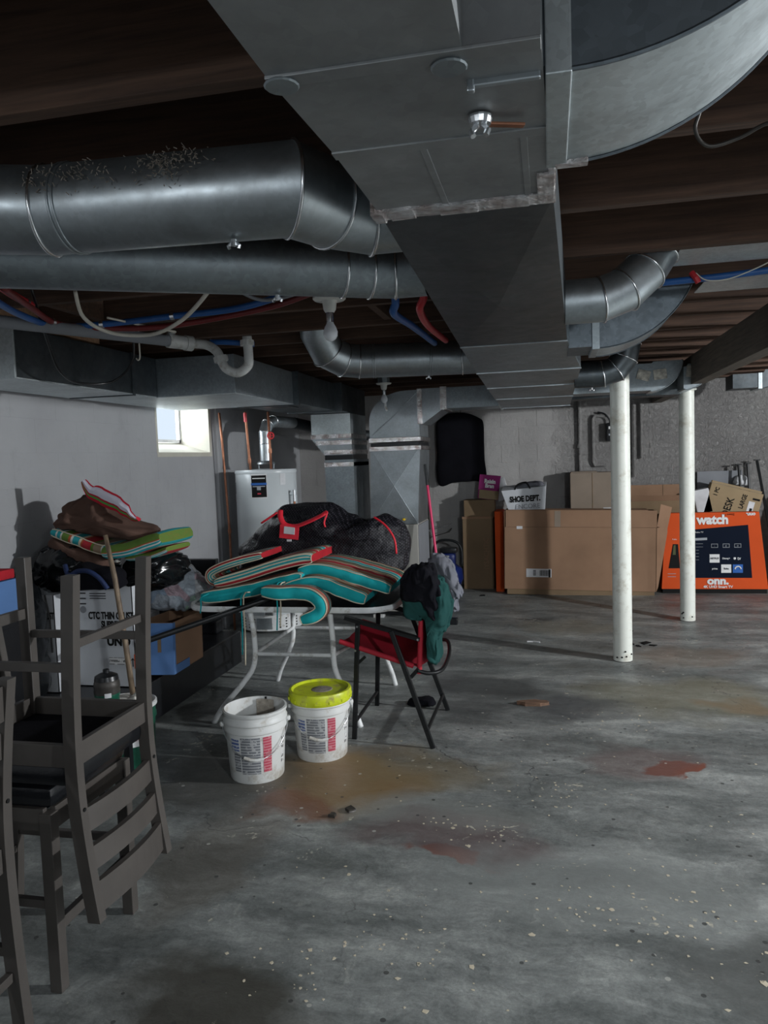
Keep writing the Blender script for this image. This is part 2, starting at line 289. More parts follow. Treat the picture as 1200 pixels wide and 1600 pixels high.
def tube(bm, pts, r, seg=10, closed=False, caps=True, sy=1.0):
    pts = [Vector(p) for p in pts]; n = len(pts); rings = []; prev = None
    for i, p in enumerate(pts):
        if closed: t1 = (p-pts[i-1]).normalized(); t2 = (pts[(i+1) % n]-p).normalized()
        else:
            t1 = (p-pts[i-1]).normalized() if i > 0 else (pts[1]-p).normalized()
            t2 = (pts[i+1]-p).normalized() if i < n-1 else t1
        t = (t1+t2)
        t = t.normalized() if t.length > 1e-6 else t1
        if prev is None: a, b = frame_at(t)
        else:
            a = prev-t*prev.dot(t)
            a = a.normalized() if a.length > 1e-6 else frame_at(t)[0]
            b = a.cross(t).normalized()
        prev = a; rr = r[i] if isinstance(r, (list, tuple)) else r
        k = 1/max(0.45, t.dot(t1)); bend = (t2-t1); bd = bend.normalized() if bend.length > 1e-4 else None
        ring = []
        for j in range(seg):
            an = 2*PI*j/seg; d = (a*math.cos(an)+b*math.sin(an)*sy)*rr
            if bd is not None: bp = (bd-t*bd.dot(t)).normalized(); d = d+bp*d.dot(bp)*(k-1)
            ring.append(bm.verts.new(p+d))
        rings.append(ring)
    m = n if closed else n-1
    for i in range(m):
        A, D = rings[i], rings[(i+1) % n]
        for j in range(seg):
            try: bm.faces.new((A[j], A[(j+1) % seg], D[(j+1) % seg], D[j]))
            except ValueError: pass
    if caps and not closed:
        bm.faces.new(rings[0][::-1]); bm.faces.new(rings[-1])
    return rings
def tb(pts, r, seg=10, **k):
    bm = B(); tube(bm, pts, r, seg, **k); return bm
def smooth_path(pts, k=6, closed=False):
    pts = [Vector(p) for p in pts]; n = len(pts); out = []
    for i in range(n if closed else n-1):
        if closed: p0, p1, p2, p3 = pts[i-1], pts[i], pts[(i+1) % n], pts[(i+2) % n]
        else: p0, p1, p2, p3 = pts[max(i-1, 0)], pts[i], pts[i+1], pts[min(i+2, n-1)]
        for j in range(k):
            t = j/k; out.append(0.5*((2*p1)+(-p0+p2)*t+(2*p0-5*p1+4*p2-p3)*t*t+(-p0+3*p1-3*p2+p3)*t**3))
    if not closed: out.append(pts[-1])
    return out
def lathe(bm, prof, c, seg=32, caps=True):
    rings = []
    for r, z in prof:
        rings.append([bm.verts.new((c[0]+r*math.cos(2*PI*j/seg), c[1]+r*math.sin(2*PI*j/seg), c[2]+z)) for j in range(seg)])
    for A, D in zip(rings, rings[1:]):
        for j in range(seg): bm.faces.new((A[j], A[(j+1) % seg], D[(j+1) % seg], D[j]))
    if caps: bm.faces.new(rings[0][::-1]); bm.faces.new(rings[-1])
    return bm
def prism(bm, pts, vec, mat=0):
    """polygon (3-D points) extruded by vec"""
    vec = Vector(vec); a = [bm.verts.new(p) for p in pts]; b = [bm.verts.new(Vector(p)+vec) for p in pts]; n = len(pts)
    fs = [bm.faces.new(a), bm.faces.new(b[::-1])]
    for i in range(n): fs.append(bm.faces.new((a[i], b[i], b[(i+1) % n], a[(i+1) % n])))
    for f in fs: f.material_index = mat
    return bm
def hexa(bm, P8):
    v = [bm.verts.new(p) for p in P8]
    for f in ((0, 1, 2, 3), (7, 6, 5, 4), (0, 4, 5, 1), (1, 5, 6, 2), (2, 6, 7, 3), (3, 7, 4, 0)): bm.faces.new([v[i] for i in f])
    return bm
def sack(outline, yc, depth, amp=0.02, fr=5.0, seed=0, power=0.55, n=64, rings=17, shear=0.0, flat=None, fold=None):
    """a soft closed body with the given outline in the x-z plane"""
    op = smooth_path([(x, 0, z) for x, z in outline], max(2, n//len(outline)), True); cx = sum(p.x for p in op)/len(op); cz = sum(p.z for p in op)/len(op)
    bm = B(); R = []
    for j in range(rings):
        ph = -PI/2+PI*(j+0.5)/rings; s = math.cos(ph)**power; y = depth*math.sin(ph)
        ring = []
        for p in op:
            q = Vector((cx+(p.x-cx)*s, yc+y+shear*(p.z-cz), cz+(p.z-cz)*s))
            nv = noise.noise_vector(q*fr+Vector((seed, seed*2, 0))); n2 = noise.noise_vector(q*fr*2.7+Vector((seed, 5, 0)))
            q = q+nv*amp+n2*amp*0.45; q.y += amp*1.2*(abs(noise.noise(q*fr*1.6+Vector((seed, 1, 1))))*2-0.5)
            if fold:
                fa, fx, fz = fold; v1 = noise.noise(Vector((q.x*fx+3*noise.noise(q*3), q.y*fx, q.z*fz+seed))); v2 = noise.noise(Vector((q.x*fx*2.1, q.y*fx*2, q.z*fz*2.3+seed*3)))
                rd = (abs(v1)*2-.5)*fa+(abs(v2)-.25)*fa*.5; dv = Vector((p.x-cx, 0, p.z-cz)); dv = dv.normalized()*(1-abs(math.sin(ph)))*.8+Vector((0, math.copysign(1, ph)*1.0 if ph else -1, 0)); q = q+dv*rd
            if flat is not None and q.z < flat: q.z = flat
            ring.append(bm.verts.new(q))
        R.append(ring)
    for A, D in zip(R, R[1:]):
        for j in range(len(A)): bm.faces.new((A[j], A[(j+1) % len(A)], D[(j+1) % len(A)], D[j]))
    bm.faces.new(R[0][::-1]); bm.faces.new(R[-1]); return bm
def slab(path, y0, y1, t, bulge=0.012, k=6, skew=0.0, taper=0.0, wob=0.0):
    """padded slab following a path in x-z, with width along y; material 0 faces, 1 gusset, UV.y runs across"""
    P = smooth_path([(x, 0, z) for x, z in path], k); bm = B(); uv = bm.loops.layers.uv.new('UVMap'); R = []; L = 0
    ny = 8
    for i, p in enumerate(P):
        t1 = (P[min(i+1, len(P)-1)]-P[max(i-1, 0)]).normalized(); nr = Vector((-t1.z, 0, t1.x))
        if i: L += (P[i]-P[i-1]).length
        e = 1.0-0.35*(abs(2*i/(len(P)-1)-1)**8); h = t/2*e
        cs = []
        w = wob*noise.noise(Vector((L*14, y0*3, 2)))
        for yy, off, v, v2 in ([(y0, -h, 0, 0), (y0-bulge, -h*.55, 0, .22), (y0-bulge*1.3, 0, 0, .5), (y0-bulge, h*.55, 0, .78), (y0, h, 0, 1)] +
                           [(y0+(y1-y0)*a/ny, h*(1+.22*math.sin(PI*a/ny)), a/ny, 1) for a in range(1, ny)] +
                           [(y1, h, 1, 1), (y1+bulge, 0, 1, .5), (y1, -h, 1, 0)] +
                           [(y0+(y1-y0)*a/ny, -h*(1+.12*math.sin(PI*a/ny)), a/ny, 0) for a in range(ny-1, 0, -1)]):
            q = p+nr*(off+w*.4); q.y = yy+skew*(p.x-P[0].x)+w; cs.append((bm.verts.new(q), v, v2))
        R.append((cs, L))
    for (A, la), (D, lb) in zip(R, R[1:]):
        n = len(A)
        for j in range(n):
            j2 = (j+1) % n; f = bm.faces.new((A[j][0], A[j2][0], D[j2][0], D[j][0])); side = j < 4; f.material_index = 1 if side else 0
            for lp, (cv, ll) in zip(f.loops, ((A[j], la), (A[j2], la), (D[j2], lb), (D[j], lb))): lp[uv].uv = (ll, cv[2] if side else cv[1]*.999)
    for cs, rev in ((R[0][0], True), (R[-1][0], False)):
        vs_ = [c[0] for c in cs]; f = bm.faces.new(vs_[::-1] if rev else vs_); f.material_index = 2
        for lp in f.loops: lp[uv].uv = (0, .5)
    # piping lines along the two front edges
    pip = B()
    for idx in (0, 4): tube(pip, [c[0][idx][0].co+Vector((0, -.002, 0)) for c in R], .0035, 6)
    tube(pip, [R[-1][0][i][0].co for i in range(5)], .0035, 6)
    return bm, pip
FONT = None
def text(s, size, loc, rot, mat, parent, name='lettering', ext=0.0008, align='CENTER', sx=1.0, bold=0.0, shear=0.0):
    cu = bpy.data.curves.new(name, 'FONT'); cu.body = s; cu.size = size; cu.extrude = ext; cu.align_x = align; cu.align_y = 'CENTER'; cu.offset = bold; cu.shear = shear; cu.resolution_u = 3
    t = bpy.data.objects.new('tmp', cu); C.objects.link(t); dg = bpy.context.evaluated_depsgraph_get()
    me = bpy.data.meshes.new_from_object(t.evaluated_get(dg)); bpy.data.objects.remove(t, do_unlink=True); bpy.data.curves.remove(cu)
    me.transform(Matrix.LocRotScale(Vector(loc), Euler(rot), Vector((sx, 1, 1)))); me.materials.clear()
    return obj(name, me, mat, parent)
FRONT = (PI/2, 0, 0)
def copy_tree(o, parent=None, **props):
    c = o.copy(); C.objects.link(c); c.parent = parent; WLOC[c.name] = wl(o)
    for k_, v_ in props.items(): c[k_] = v_
    for ch in list(o.children): copy_tree(ch, c)
    return c
# ------------------------------------------------------------------ room shell
XL, YB, ZC, ZJ = -2.93, 8.70, 2.46, 2.22
XR, YR = 6.4, -3.0
def struct(o): o['kind'] = 'structure'; return o
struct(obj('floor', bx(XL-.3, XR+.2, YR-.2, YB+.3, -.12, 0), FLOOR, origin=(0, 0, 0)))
ceil = struct(obj('ceiling', bx(XL-.3, XR+.2, YR-.2, YB+.3, ZC+.02, ZC+.1), WB, origin=(0, 0, 0)))
# subfloor planks
pl = bx(-.07, .07, YR, YB, ZC, ZC+.02, .002); pm = bpy.data.meshes.new('subfloor_plank'); pl.to_mesh(pm); pl.free(); pm.materials.append(WB)
x = XL+.08
while x < 3.2:
    o = bpy.data.objects.new('subfloor_plank', pm); C.objects.link(o); o.parent = ceil; o.location = (x, 0, 0); x += .1465
JY = [-2.6, -2.1, -1.6, -1.1, -.55, -.02, .46, .93, 1.41, 1.90, 2.40, 2.97, 3.52, 4.06, 4.46, 4.93, 5.38, 5.83, 6.28, 6.73, 7.18, 7.63, 8.08, 8.53]
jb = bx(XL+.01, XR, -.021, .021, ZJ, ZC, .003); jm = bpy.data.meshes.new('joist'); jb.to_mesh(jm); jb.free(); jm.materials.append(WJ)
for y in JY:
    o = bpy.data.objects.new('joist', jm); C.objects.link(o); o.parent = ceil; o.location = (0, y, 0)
for x, y0, y1 in ((-.75, 4.09, 4.43), (-.83, 3.55, 4.03), (-1.05, 1.93, 2.37), (-.55, 1.93, 2.37), (-2.2, 3.0, 3.49)):
    obj('bridging_block', bx(x-.02, x+.02, y0, y1, ZJ+.02, ZC-.02, .002), WJ, ceil)
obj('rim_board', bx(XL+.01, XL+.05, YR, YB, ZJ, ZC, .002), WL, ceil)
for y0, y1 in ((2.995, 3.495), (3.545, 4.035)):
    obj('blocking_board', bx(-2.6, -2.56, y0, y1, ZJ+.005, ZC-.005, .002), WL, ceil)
# walls: backing plus individually laid blocks
wb = struct(obj('wall_back', bx(XL-.3, XR+.2, YB, YB+.2, 0, ZC), WALLB, origin=(0, 0, 0)))
wlft = B()
wy0, wy1, wz0, wz1 = 5.30, 6.26, 1.60, 2.05
for a in ((YR-.2, wy0, 0, ZC), (wy1, YB+.2, 0, ZC), (wy0, wy1, 0, wz0), (wy0, wy1, wz1, ZC)): box(wlft, XL-.31, XL, a[0], a[1], a[2], a[3])
wlft = struct(obj('wall_left', wlft, WALLL, origin=(0, 0, 0)))
struct(obj('wall_right', bx(XR, XR+.2, YR-.2, YB+.2, 0, ZC), WALLL, origin=(0, 0, 0)))
struct(obj('wall_rear', bx(XL-.3, XR+.2, YR-.2, YR, 0, ZC), WALLL, origin=(0, 0, 0)))
def blockmesh(w_, h_, along, gap, bev):
    b = bx(-w_/2+gap, w_/2-gap, -.0035, .01, gap, h_-gap, bev) if along == 'x' else bx(-.01, .0016, -w_/2+gap*.15, w_/2-gap*.15, gap, h_-gap, bev)
    me = bpy.data.meshes.new('block'); bmesh.ops.recalc_face_normals(b, faces=b.faces[:]); b.to_mesh(me); b.free(); return me
bmB = {.4: blockmesh(.4, .2, 'x', .0022, .002), .2: blockmesh(.2, .2, 'x', .0022, .002)}
for m_ in bmB.values(): m_.materials.append(WALLB)
nb = 0
for r in range(11):
    x = XL+(.2 if r % 2 == 0 else 0)
    if r % 2 == 0:
        o = bpy.data.objects.new('block', bmB[.2]); C.objects.link(o); o.parent = wb; o.location = (XL+.1, YB, r*.2)
    while x+.4 < 3.9:
        o = bpy.data.objects.new('block', bmB[.4]); C.objects.link(o); o.parent = wb; o.location = (x+.2, YB+random.uniform(-.0008, .0008), r*.2); x += .4; nb += 1
bmL = blockmesh(.4, .2, 'y', .0014, .001); bmL.materials.append(WALLL)
bmL2 = blockmesh(.2, .2, 'y', .0014, .001); bmL2.materials.append(WALLL)
def ly(me, y, r):
    o = bpy.data.objects.new('block', me); C.objects.link(o); o.parent = wlft; o.location = (XL, y, r*.2)
for r in range(12):
    y = 1.9+(.2 if r % 2 else 0)
    while y < YB-.05:
        y2 = y+.4
        if r in (8, 9):
            if y < wy1 and y2 > wy0:
                if y < wy0-.15: ly(bmL2, y+.1, r)
                elif y2 > wy1+.15: ly(bmL2, y2-.1, r)
                y = y2; continue
        ly(bmL, y+.2, r) if y2 <= YB else ly(bmL2, y+.1, r)
        y = y2
struct(obj('trim_1', bx(XL, XL+.03, 6.32, 6.40, 0, ZJ, .004), WALLL))
# window
win = struct(bpy.data.objects.new('window_1', None)); C.objects.link(win); win.location = (XL, 5.78, wz0); WLOC['window_1'] = Vector((XL, 5.78, wz0))
b = B(); prism(b, [(XL-.31, wy0, wz0-.03), (XL+.004, wy0, wz0-.03), (XL+.004, wy0, wz0+.005), (XL-.31, wy0, wz0+.10)], (0, wy1-wy0, 0)); obj('window_sill', b, WALLW, win)
obj('window_jamb', bx(XL-.31, XL+.003, wy1-.04, wy1+.005, wz0, wz1), WALLW, win); obj('window_jamb', bx(XL-.31, XL+.003, wy0-.005, wy0+.02, wz0, wz1), WALLW, win)
b = B()
for a in ((wy0+.02, wy1-.04, wz0+.10, wz0+.125), (wy0+.02, wy1-.04, wz1-.03, wz1), (wy0+.02, wy0+.045, wz0+.1, wz1), (wy1-.065, wy1-.04, wz0+.1, wz1)): box(b, XL-.3, XL-.27, *a)
obj('window_frame', b, PAPER, win)
Mt = Matrix.Translation((XL-.27, 0, wz0+.32)) @ Matrix.Rotation(-1.0, 4, 'Y')
sash = obj('window_sash', box(box(box(box(B(), -.01, .01, 5.36, 5.8, .0, .02, M=Mt), -.01, .01, 5.36, 5.8, .2, .22, M=Mt), -.01, .01, 5.36, 5.38, 0, .22, M=Mt), -.01, .01, 5.78, 5.8, 0, .22, M=Mt), GREYP, win)
obj('pane', bx(-.003, .003, 5.38, 5.78, .02, .2, M=Mt), GLASS, sash)
# ------------------------------------------------------------------ main trunk duct
T = thing('trunk_duct', 'long rectangular galvanised main duct running down the middle of the ceiling', 'duct', (-.15, 3.5, 2.0))
def zb(y): return 2.0 if y < 3.55 else 2.0-.1*(y-3.55)/3.15
def section(y0, y1, l0, r0_, l1, r1, mat, cross=0.0, ztop=2.205):
    bm = B(); e = .002; y0 += e; y1 -= e
    P_ = [Vector(p) for p in ((l0, y0, zb(y0)), (r0_, y0, zb(y0)), (r1, y1, zb(y1)), (l1, y1, zb(y1)))]
    c = (P_[0]+P_[1]+P_[2]+P_[3])/4; c.z -= cross
    v = [bm.verts.new(p) for p in P_]; vt = [bm.verts.new((p.x, p.y, ztop)) for p in P_]; vc = bm.verts.new(c)
    for i in range(4): bm.faces.new((v[i], vc, v[(i+1) % 4])); bm.faces.new((v[i], v[(i+1) % 4], vt[(i+1) % 4], vt[i]))
    bm.faces.new(vt)
    return obj('duct_section', bm, mat, T)
section(-.9, .98, -.36, -.095, -.35, -.095, G3)
section(.98, 1.24, -.35, 0.0, -.335, .008, G3)
section(1.24, 1.56, -.335, .008, -.33, .018, G3)
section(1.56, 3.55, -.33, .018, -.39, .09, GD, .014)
section(3.55, 4.45, -.39, .09, -.40, .185, G2, .002)
for a, b_ in ((4.45, 5.2), (5.2, 5.95), (5.95, 6.75)): section(a, b_, -.40, .185, -.40+.02*(a > 5.5), .185, G2, .003)
for y, l, r, d in ((.98, -.352, -.0, .004), (1.24, -.337, .009, .003), (3.55, -.392, .092, .005), (4.45, -.402, .188, .006), (5.2, -.402, .188, .006), (5.95, -.39, .188, .006), (6.72, -.39, .188, .006)):
    obj('seam_cleat', bx(l, r, y-.014, y+.014, zb(y)-d, zb(y)+.001, .001), G1 if y > 3 else G3, T)
b = B(); y = 1.56
for i in range(14):
    x0 = -.335+.0255*i; z0 = -.004-.004*random.random(); box(b, x0, x0+.0262, y-.03-.004*random.random(), y+.022+.004*random.random(), 2.0+z0, 2.003, .0008)
obj('foil_tape', b, FOIL, T)
b = B(); box(b, .008, .022, 1.40, 1.585, 1.997, 2.1, .003); box(b, -.012, .02, 1.42, 1.58, 1.994, 2.0, .002); obj('foil_tape', b, FOIL, T)
obj('foil_tape', bx(-.345, -.32, 1.53, 1.59, 1.99, 2.03, .003), FOIL, T)
b = B()
for i in range(9): box(b, -.105-.003*random.random(), -.096, .72+.035*i, .75+.035*i, 2.0+.002, 2.1)
obj('foil_tape', b, FOIL, T)
for x, y in ((-.335, .985), (-.115, 1.0)): obj('cleat_tab', lathe(B(), [(.022, -.004), (.024, -.002), (.022, 0)], (x, y, 1.996), 16), G2, T)
for a in ((-.19, 1.245, 1.56), (-.03, 1.25, 1.54)): obj('seam_cleat', bx(a[0]-.006, a[0]+.006, a[1], a[2], 1.9975, 2.0005, .001), G3, T)
# damper lever under the trunk
lv = thing('damper_lever', 'rusty damper lever with zinc wing nut under the front of the main duct', 'lever', (-.09, 1.16, 2.0))
b = lathe(B(), [(.016, -.012), (.018, -.004), (.018, -.001)], (-.09, 1.16, 1.998), 16); obj('hub', b, CHROME, lv)
b = B()
for s in (-1, 1): tube(b, [(-.09+s*.005, 1.16, 1.985), (-.09+s*.012, 1.15, 1.973), (-.09+s*.009, 1.147, 1.965)], .0045, 8)
obj('wing_nut', b, CHROME, lv)
obj('lever_arm', bx(-.004, .062, -.006, .006, -.002, .002, .001, M=Matrix.Translation((-.085, 1.165, 1.988)) @ Matrix.Rotation(.35, 4, 'Z')), COPPER, lv)
# ------------------------------------------------------------------ curved branch elbows off the trunk
def elbow(nm, label, x0, y0, y1, zb_, R, rin, xin, mat, matb, cat='duct', group=None, top=None, collar=True):  # matb is lighter than mat, painting in the lit underside of the heel
    t = thing(nm, label, cat, (x0, (y0+y1)/2, zb_), group)
    zc = zb_+R; out = [(x0+R*math.sin(a), zc-R*math.cos(a)) for a in [PI/2*i/32 for i in range(33)]]
    inn = [(x0+rin*math.sin(a), zc-rin*math.cos(a)) for a in [PI/2*i/8 for i in range(9)]]
    zt = top or zc; out = [(x, min(z, zt)) for x, z in out if z <= zt+.02]; inn = [(x, z) for x, z in inn if z <= zt]
    if not inn: inn = [(x0, zt)]
    poly = out+inn[::-1]
    if len(inn) > 1: pass
    for y, nme in ((y0, 'cheek_panel'), (y1-.003, 'cheek_panel')):
        b = B(); prism(b, [(x, y, z) for x, z in poly], (0, .003, 0)); obj(nme, b, mat, t)
    b = B(); R_ = []
    for x, z in out: R_.append([b.verts.new(p) for p in ((x, y0+.002, z), (x, y1-.002, z), (x-.004, y1-.002, z+.004), (x-.004, y0+.002, z+.004))])
    for A_, D_ in zip(R_, R_[1:]):
        for j in range(4): b.faces.new((A_[j], A_[(j+1) % 4], D_[(j+1) % 4], D_[j]))
    b.faces.new(R_[0]); b.faces.new(R_[-1][::-1])
    obj('curved_heel', b, matb, t, smooth='auto')
    for yy in (y0-.002, y1+.002):
        obj('edge_seam', tb([(x, yy, z-.001) for x, z in out], .0035, 6), mat, t)
    if xin < x0:
        obj('straight_collar', bx(xin, x0, y0, y1, zb_+.008, min(zt, zc-rin)), mat, t)
    if collar: obj('joint_band', bx(x0-.03, x0+.004, y0-.006, y1+.006, zb_-.006, min(zt, zc-rin)+.003, .002), matb, t)
    return t
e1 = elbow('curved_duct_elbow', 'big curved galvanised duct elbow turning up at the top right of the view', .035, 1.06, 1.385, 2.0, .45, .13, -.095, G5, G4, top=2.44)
b = B(); box(b, -.094, -.001, 1.053, 1.062, 1.992, 2.012, .002); box(b, -.098, -.088, 1.05, 1.06, 1.985, 2.3, .002); obj('flange_strip', b, G1, e1)
obj('foil_tape', bx(.02, .075, 1.375, 1.395, 1.992, 2.002, .002), FOIL, e1)
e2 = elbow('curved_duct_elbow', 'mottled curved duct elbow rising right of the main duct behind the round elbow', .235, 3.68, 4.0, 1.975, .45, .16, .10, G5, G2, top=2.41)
e3 = elbow('curved_duct_elbow', 'dark curved duct boot just right of the front white column, with two foil patches', .80, 6.36, 6.66, 1.955, .24, .02, .19, G2, G4, top=2.19, collar=False)
for x, a in ((.745, .3), (.87, -.1)): obj('foil_patch', bx(-.05, .05, -.004, 0, -.04, .04, .002, M=Matrix.Translation((x, 6.356, 2.085)) @ Matrix.Rotation(a, 4, 'Y')), TAPE, e3)
e4 = elbow('curved_duct_elbow', 'dark curved duct boot right above the rear white column, with one foil patch', 1.055, 6.36, 6.66, 1.955, .2, .02, 1.045, G2, G4, top=2.19, collar=False)
obj('foil_patch', bx(-.045, .045, -.004, 0, -.045, .045, .002, M=Matrix.Translation((1.11, 6.356, 2.095)) @ Matrix.Rotation(.1, 4, 'Y')), TAPE, e4)
e5 = elbow('curved_duct_elbow', 'curved galvanised duct fitting at the far right near the back wall', 1.95, 7.7, 8.0, 2.03, .17, .03, 1.7, GD, G4, top=2.2)
# joist-bay panning
def pan(x0, x1, y0, y1, label):
    o = obj('bay_panning', bx(x0, x1, y0, y1, 2.232, 2.236, .001), G4); tag(o, label, 'duct panning', 'sheet metal strips between the right joists'); return o
pan(.49, 4.2, 3.0, 3.30, 'flat sheet metal strip closing the joist bay right of the round elbow'); pan(.69, 4.2, 3.56, 3.90, 'flat sheet metal strip closing the joist bay right of the mottled curved duct')
# ------------------------------------------------------------------ round pipes
def round_duct(label, pts, r, joints, beads=(), nuts=(), mat=G1, nm='round_duct'):
    P_ = [Vector(p) for p in pts]; c = sum(P_, Vector())/len(P_); t = thing(nm, label, 'duct pipe', (c.x, c.y, c.z-r))
    # sections between joints are separate gores
    idx = [0]+list(joints)+[len(P_)-1]
    full = B(); rings = tube(full, P_, r, 36, caps=False); coords_ = [[v.co.copy() for v in rg] for rg in rings]; full.free()
    for a, b_ in zip(idx, idx[1:]):
        bm = B(); prev = None
        for i in range(a, b_+1):
            rg = [bm.verts.new(co) for co in coords_[i]]
            if prev:
                for j in range(36): bm.faces.new((prev[j], prev[(j+1) % 36], rg[(j+1) % 36], rg[j]))
            prev = rg
        obj('pipe_section' if (P_[b_]-P_[a]).length > .2 else 'elbow_gore', bm, mat, t, smooth=True)
    for i in joints:
        bm = B(); c_ = sum(coords_[i], Vector())/36; tube(bm, [c_+(q-c_)*1.012 for q in coords_[i]], .0045, 6, closed=True); obj('seam_bead', bm, CHROME, t, smooth=True)
    for (i, f) in beads:
        d = P_[i+1]-P_[i]; p = P_[i]+d*f; a, b2 = frame_at(d); bm = B()
        for q in (0, .012): tube(bm, [p+d.normalized()*q+(a*math.cos(2*PI*j/36)+b2*math.sin(2*PI*j/36))*r*1.008 for j in range(36)], .0028, 6, closed=True)
        obj('seam_bead', bm, mat, t, smooth=True)
    for (i, f) in nuts:
        d = P_[i+1]-P_[i]; p = P_[i]+d*f+Vector((0, -.015, -r-.003)); bm = B(); tube(bm, [p, p-Vector((0, 0, .014))], .007, 8)
        for s in (-1, 1): tube(bm, [p+Vector((s*.004, 0, -.006)), p+Vector((s*.013, 0, -.014)), p+Vector((s*.011, 0, -.02))], .004, 6)
        obj('wing_nut', bm, CHROME, t)
    return t
pa = round_duct('fat round galvanised pipe with dust clumps at the upper left, nearest the camera', [(-.33, 1.86, 2.105), (-.415, 1.86, 2.105), (-.50, 1.77, 2.105), (-.555, 1.655, 2.105), (-1.15, 1.64, 2.115), (-1.30, 1.60, 2.12), (-1.42, 1.48, 2.115), (-1.9, 1.2, 2.115)], .1, (1, 2, 3, 4, 5, 6), beads=((3, .88),), nuts=((3, .22),))
bm = B()
for cx_, n_, s_ in ((-.80, 150, .04), (-1.02, 70, .05), (-1.12, 40, .03), (-.72, 12, .02)):
    for _ in range(n_):
        x = cx_+random.gauss(0, s_); an = 2.7+random.gauss(0, .2); p = Vector((x, 1.64+.103*math.cos(an), 2.11+.103*math.sin(an))); d = Vector((random.uniform(-1, 1), random.uniform(-1, .3), random.uniform(-.6, 1)))*.009; tube(bm, [p, p+d], .0011, 3)
o = obj('dust_lint', bm, LINT, pa); o['kind'] = 'stuff'
pb = round_duct('round galvanised pipe passing just below and behind the dusty pipe, upper left', [(-.36, 2.37, 2.085), (-.46, 2.37, 2.085), (-.535, 2.335, 2.085), (-.61, 2.29, 2.085), (-1.40, 1.86, 2.085), (-2.3, 1.37, 2.085)], .085, (1, 2, 3), nuts=((3, .22),), mat=G2)
pc = round_duct('level round galvanised pipe with angled end in the middle distance under the joists', [(-.38, 4.62, 2.09), (-.50, 4.62, 2.09), (-1.11, 4.50, 2.09), (-1.20, 4.46, 2.10), (-1.27, 4.36, 2.14), (-1.30, 4.27, 2.24), (-1.30, 4.24, 2.4)], .10, (1, 2, 3, 4), beads=((1, .3), (1, .85)), nuts=((1, .33),))
pd = round_duct('large shiny round elbow rising from the right side of the main duct', [(.07, 3.0, 2.065), (.20, 3.0, 2.065), (.29, 3.03, 2.10), (.365, 3.06, 2.17), (.41, 3.1, 2.24), (.43, 3.12, 2.4)], .082, (1, 2, 3, 4))
pf = round_duct('small dark round elbow above the front white column', [(.17, 5.05, 1.985), (.345, 5.05, 1.985), (.425, 5.05, 2.01), (.48, 5.05, 2.08), (.50, 5.05, 2.17), (.505, 5.05, 2.4)], .08, (1, 2, 3, 4), mat=GD, nuts=((0, .6),))
# ------------------------------------------------------------------ return duct along the left wall
rd = thing('return_duct', 'wide dull rectangular return duct running along the top of the left wall', 'duct', (-2.4, 5, 1.94))
def rs(x0, x1, y0, y1, z0, z1, mat=GD, nm='duct_section'): return obj(nm, bx(x0, x1, y0, y1, z0, z1, .002), mat, rd)
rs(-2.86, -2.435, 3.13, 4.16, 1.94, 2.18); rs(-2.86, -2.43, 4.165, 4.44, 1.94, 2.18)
obj('end_cap', bx(-2.868, -2.428, 3.118, 3.13, 1.935, 2.185, .001), G4, rd)
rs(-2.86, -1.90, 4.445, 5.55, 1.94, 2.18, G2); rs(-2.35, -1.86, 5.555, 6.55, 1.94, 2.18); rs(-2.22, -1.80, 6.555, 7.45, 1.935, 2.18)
obj('underside_sheet', bx(-2.864, -1.896, 4.44, 5.55, 1.934, 1.94), G4, rd); obj('underside_sheet', bx(-2.864, -2.432, 3.13, 4.43, 1.934, 1.94), G4, rd)
for y, xa, xb in ((4.16, -2.86, -2.425), (5.55, -2.36, -1.855), (6.55, -2.3, -1.79)): obj('seam_cleat', bx(xa, xb, y-.012, y+.012, 1.928, 2.184, .001), GD, rd)
obj('slot_plate', bx(-2.2, -1.98, 5.62, 5.9, 1.932, 1.939), BLKF, rd)
# drop to the return side of the furnace
rp = thing('return_plenum', 'tall narrow galvanised drop duct with foil tape bands beside the water heater', 'duct', (-1.95, 7.1, 0))
def fr(b, y0, y1, A_, D_): return hexa(b, [(A_[0], y0, A_[2]), (A_[1], y0, A_[2]), (D_[1], y0, D_[2]), (D_[0], y0, D_[2]), (A_[0], y1, A_[2]), (A_[1], y1, A_[2]), (D_[1], y1, D_[2]), (D_[0], y1, D_[2])])
obj('duct_section', fr(B(), 6.84, 7.45, (-2.18, -1.80, 1.70), (-2.18, -1.80, 1.93)), G4, rp)
obj('duct_section', fr(B(), 6.84, 7.45, (-2.06, -1.79, 1.545), (-2.18, -1.80, 1.70)), G1, rp)
obj('duct_section', fr(B(), 6.84, 7.45, (-2.06, -1.78, .1), (-2.06, -1.78, 1.50)), G2, rp)
obj('rubber_joint', fr(B(), 6.85, 7.44, (-2.06, -1.79, 1.50), (-2.06, -1.79, 1.545)), BLKF, rp)
for x0, x1, z in ((-2.185, -1.795, 1.72), (-2.14, -1.79, 1.66), (-2.065, -1.785, 1.57), (-2.065, -1.78, 1.455)): obj('foil_tape', bx(x0, x1, 6.832, 7.452, z-.02, z+.022, .003), FOIL, rp)
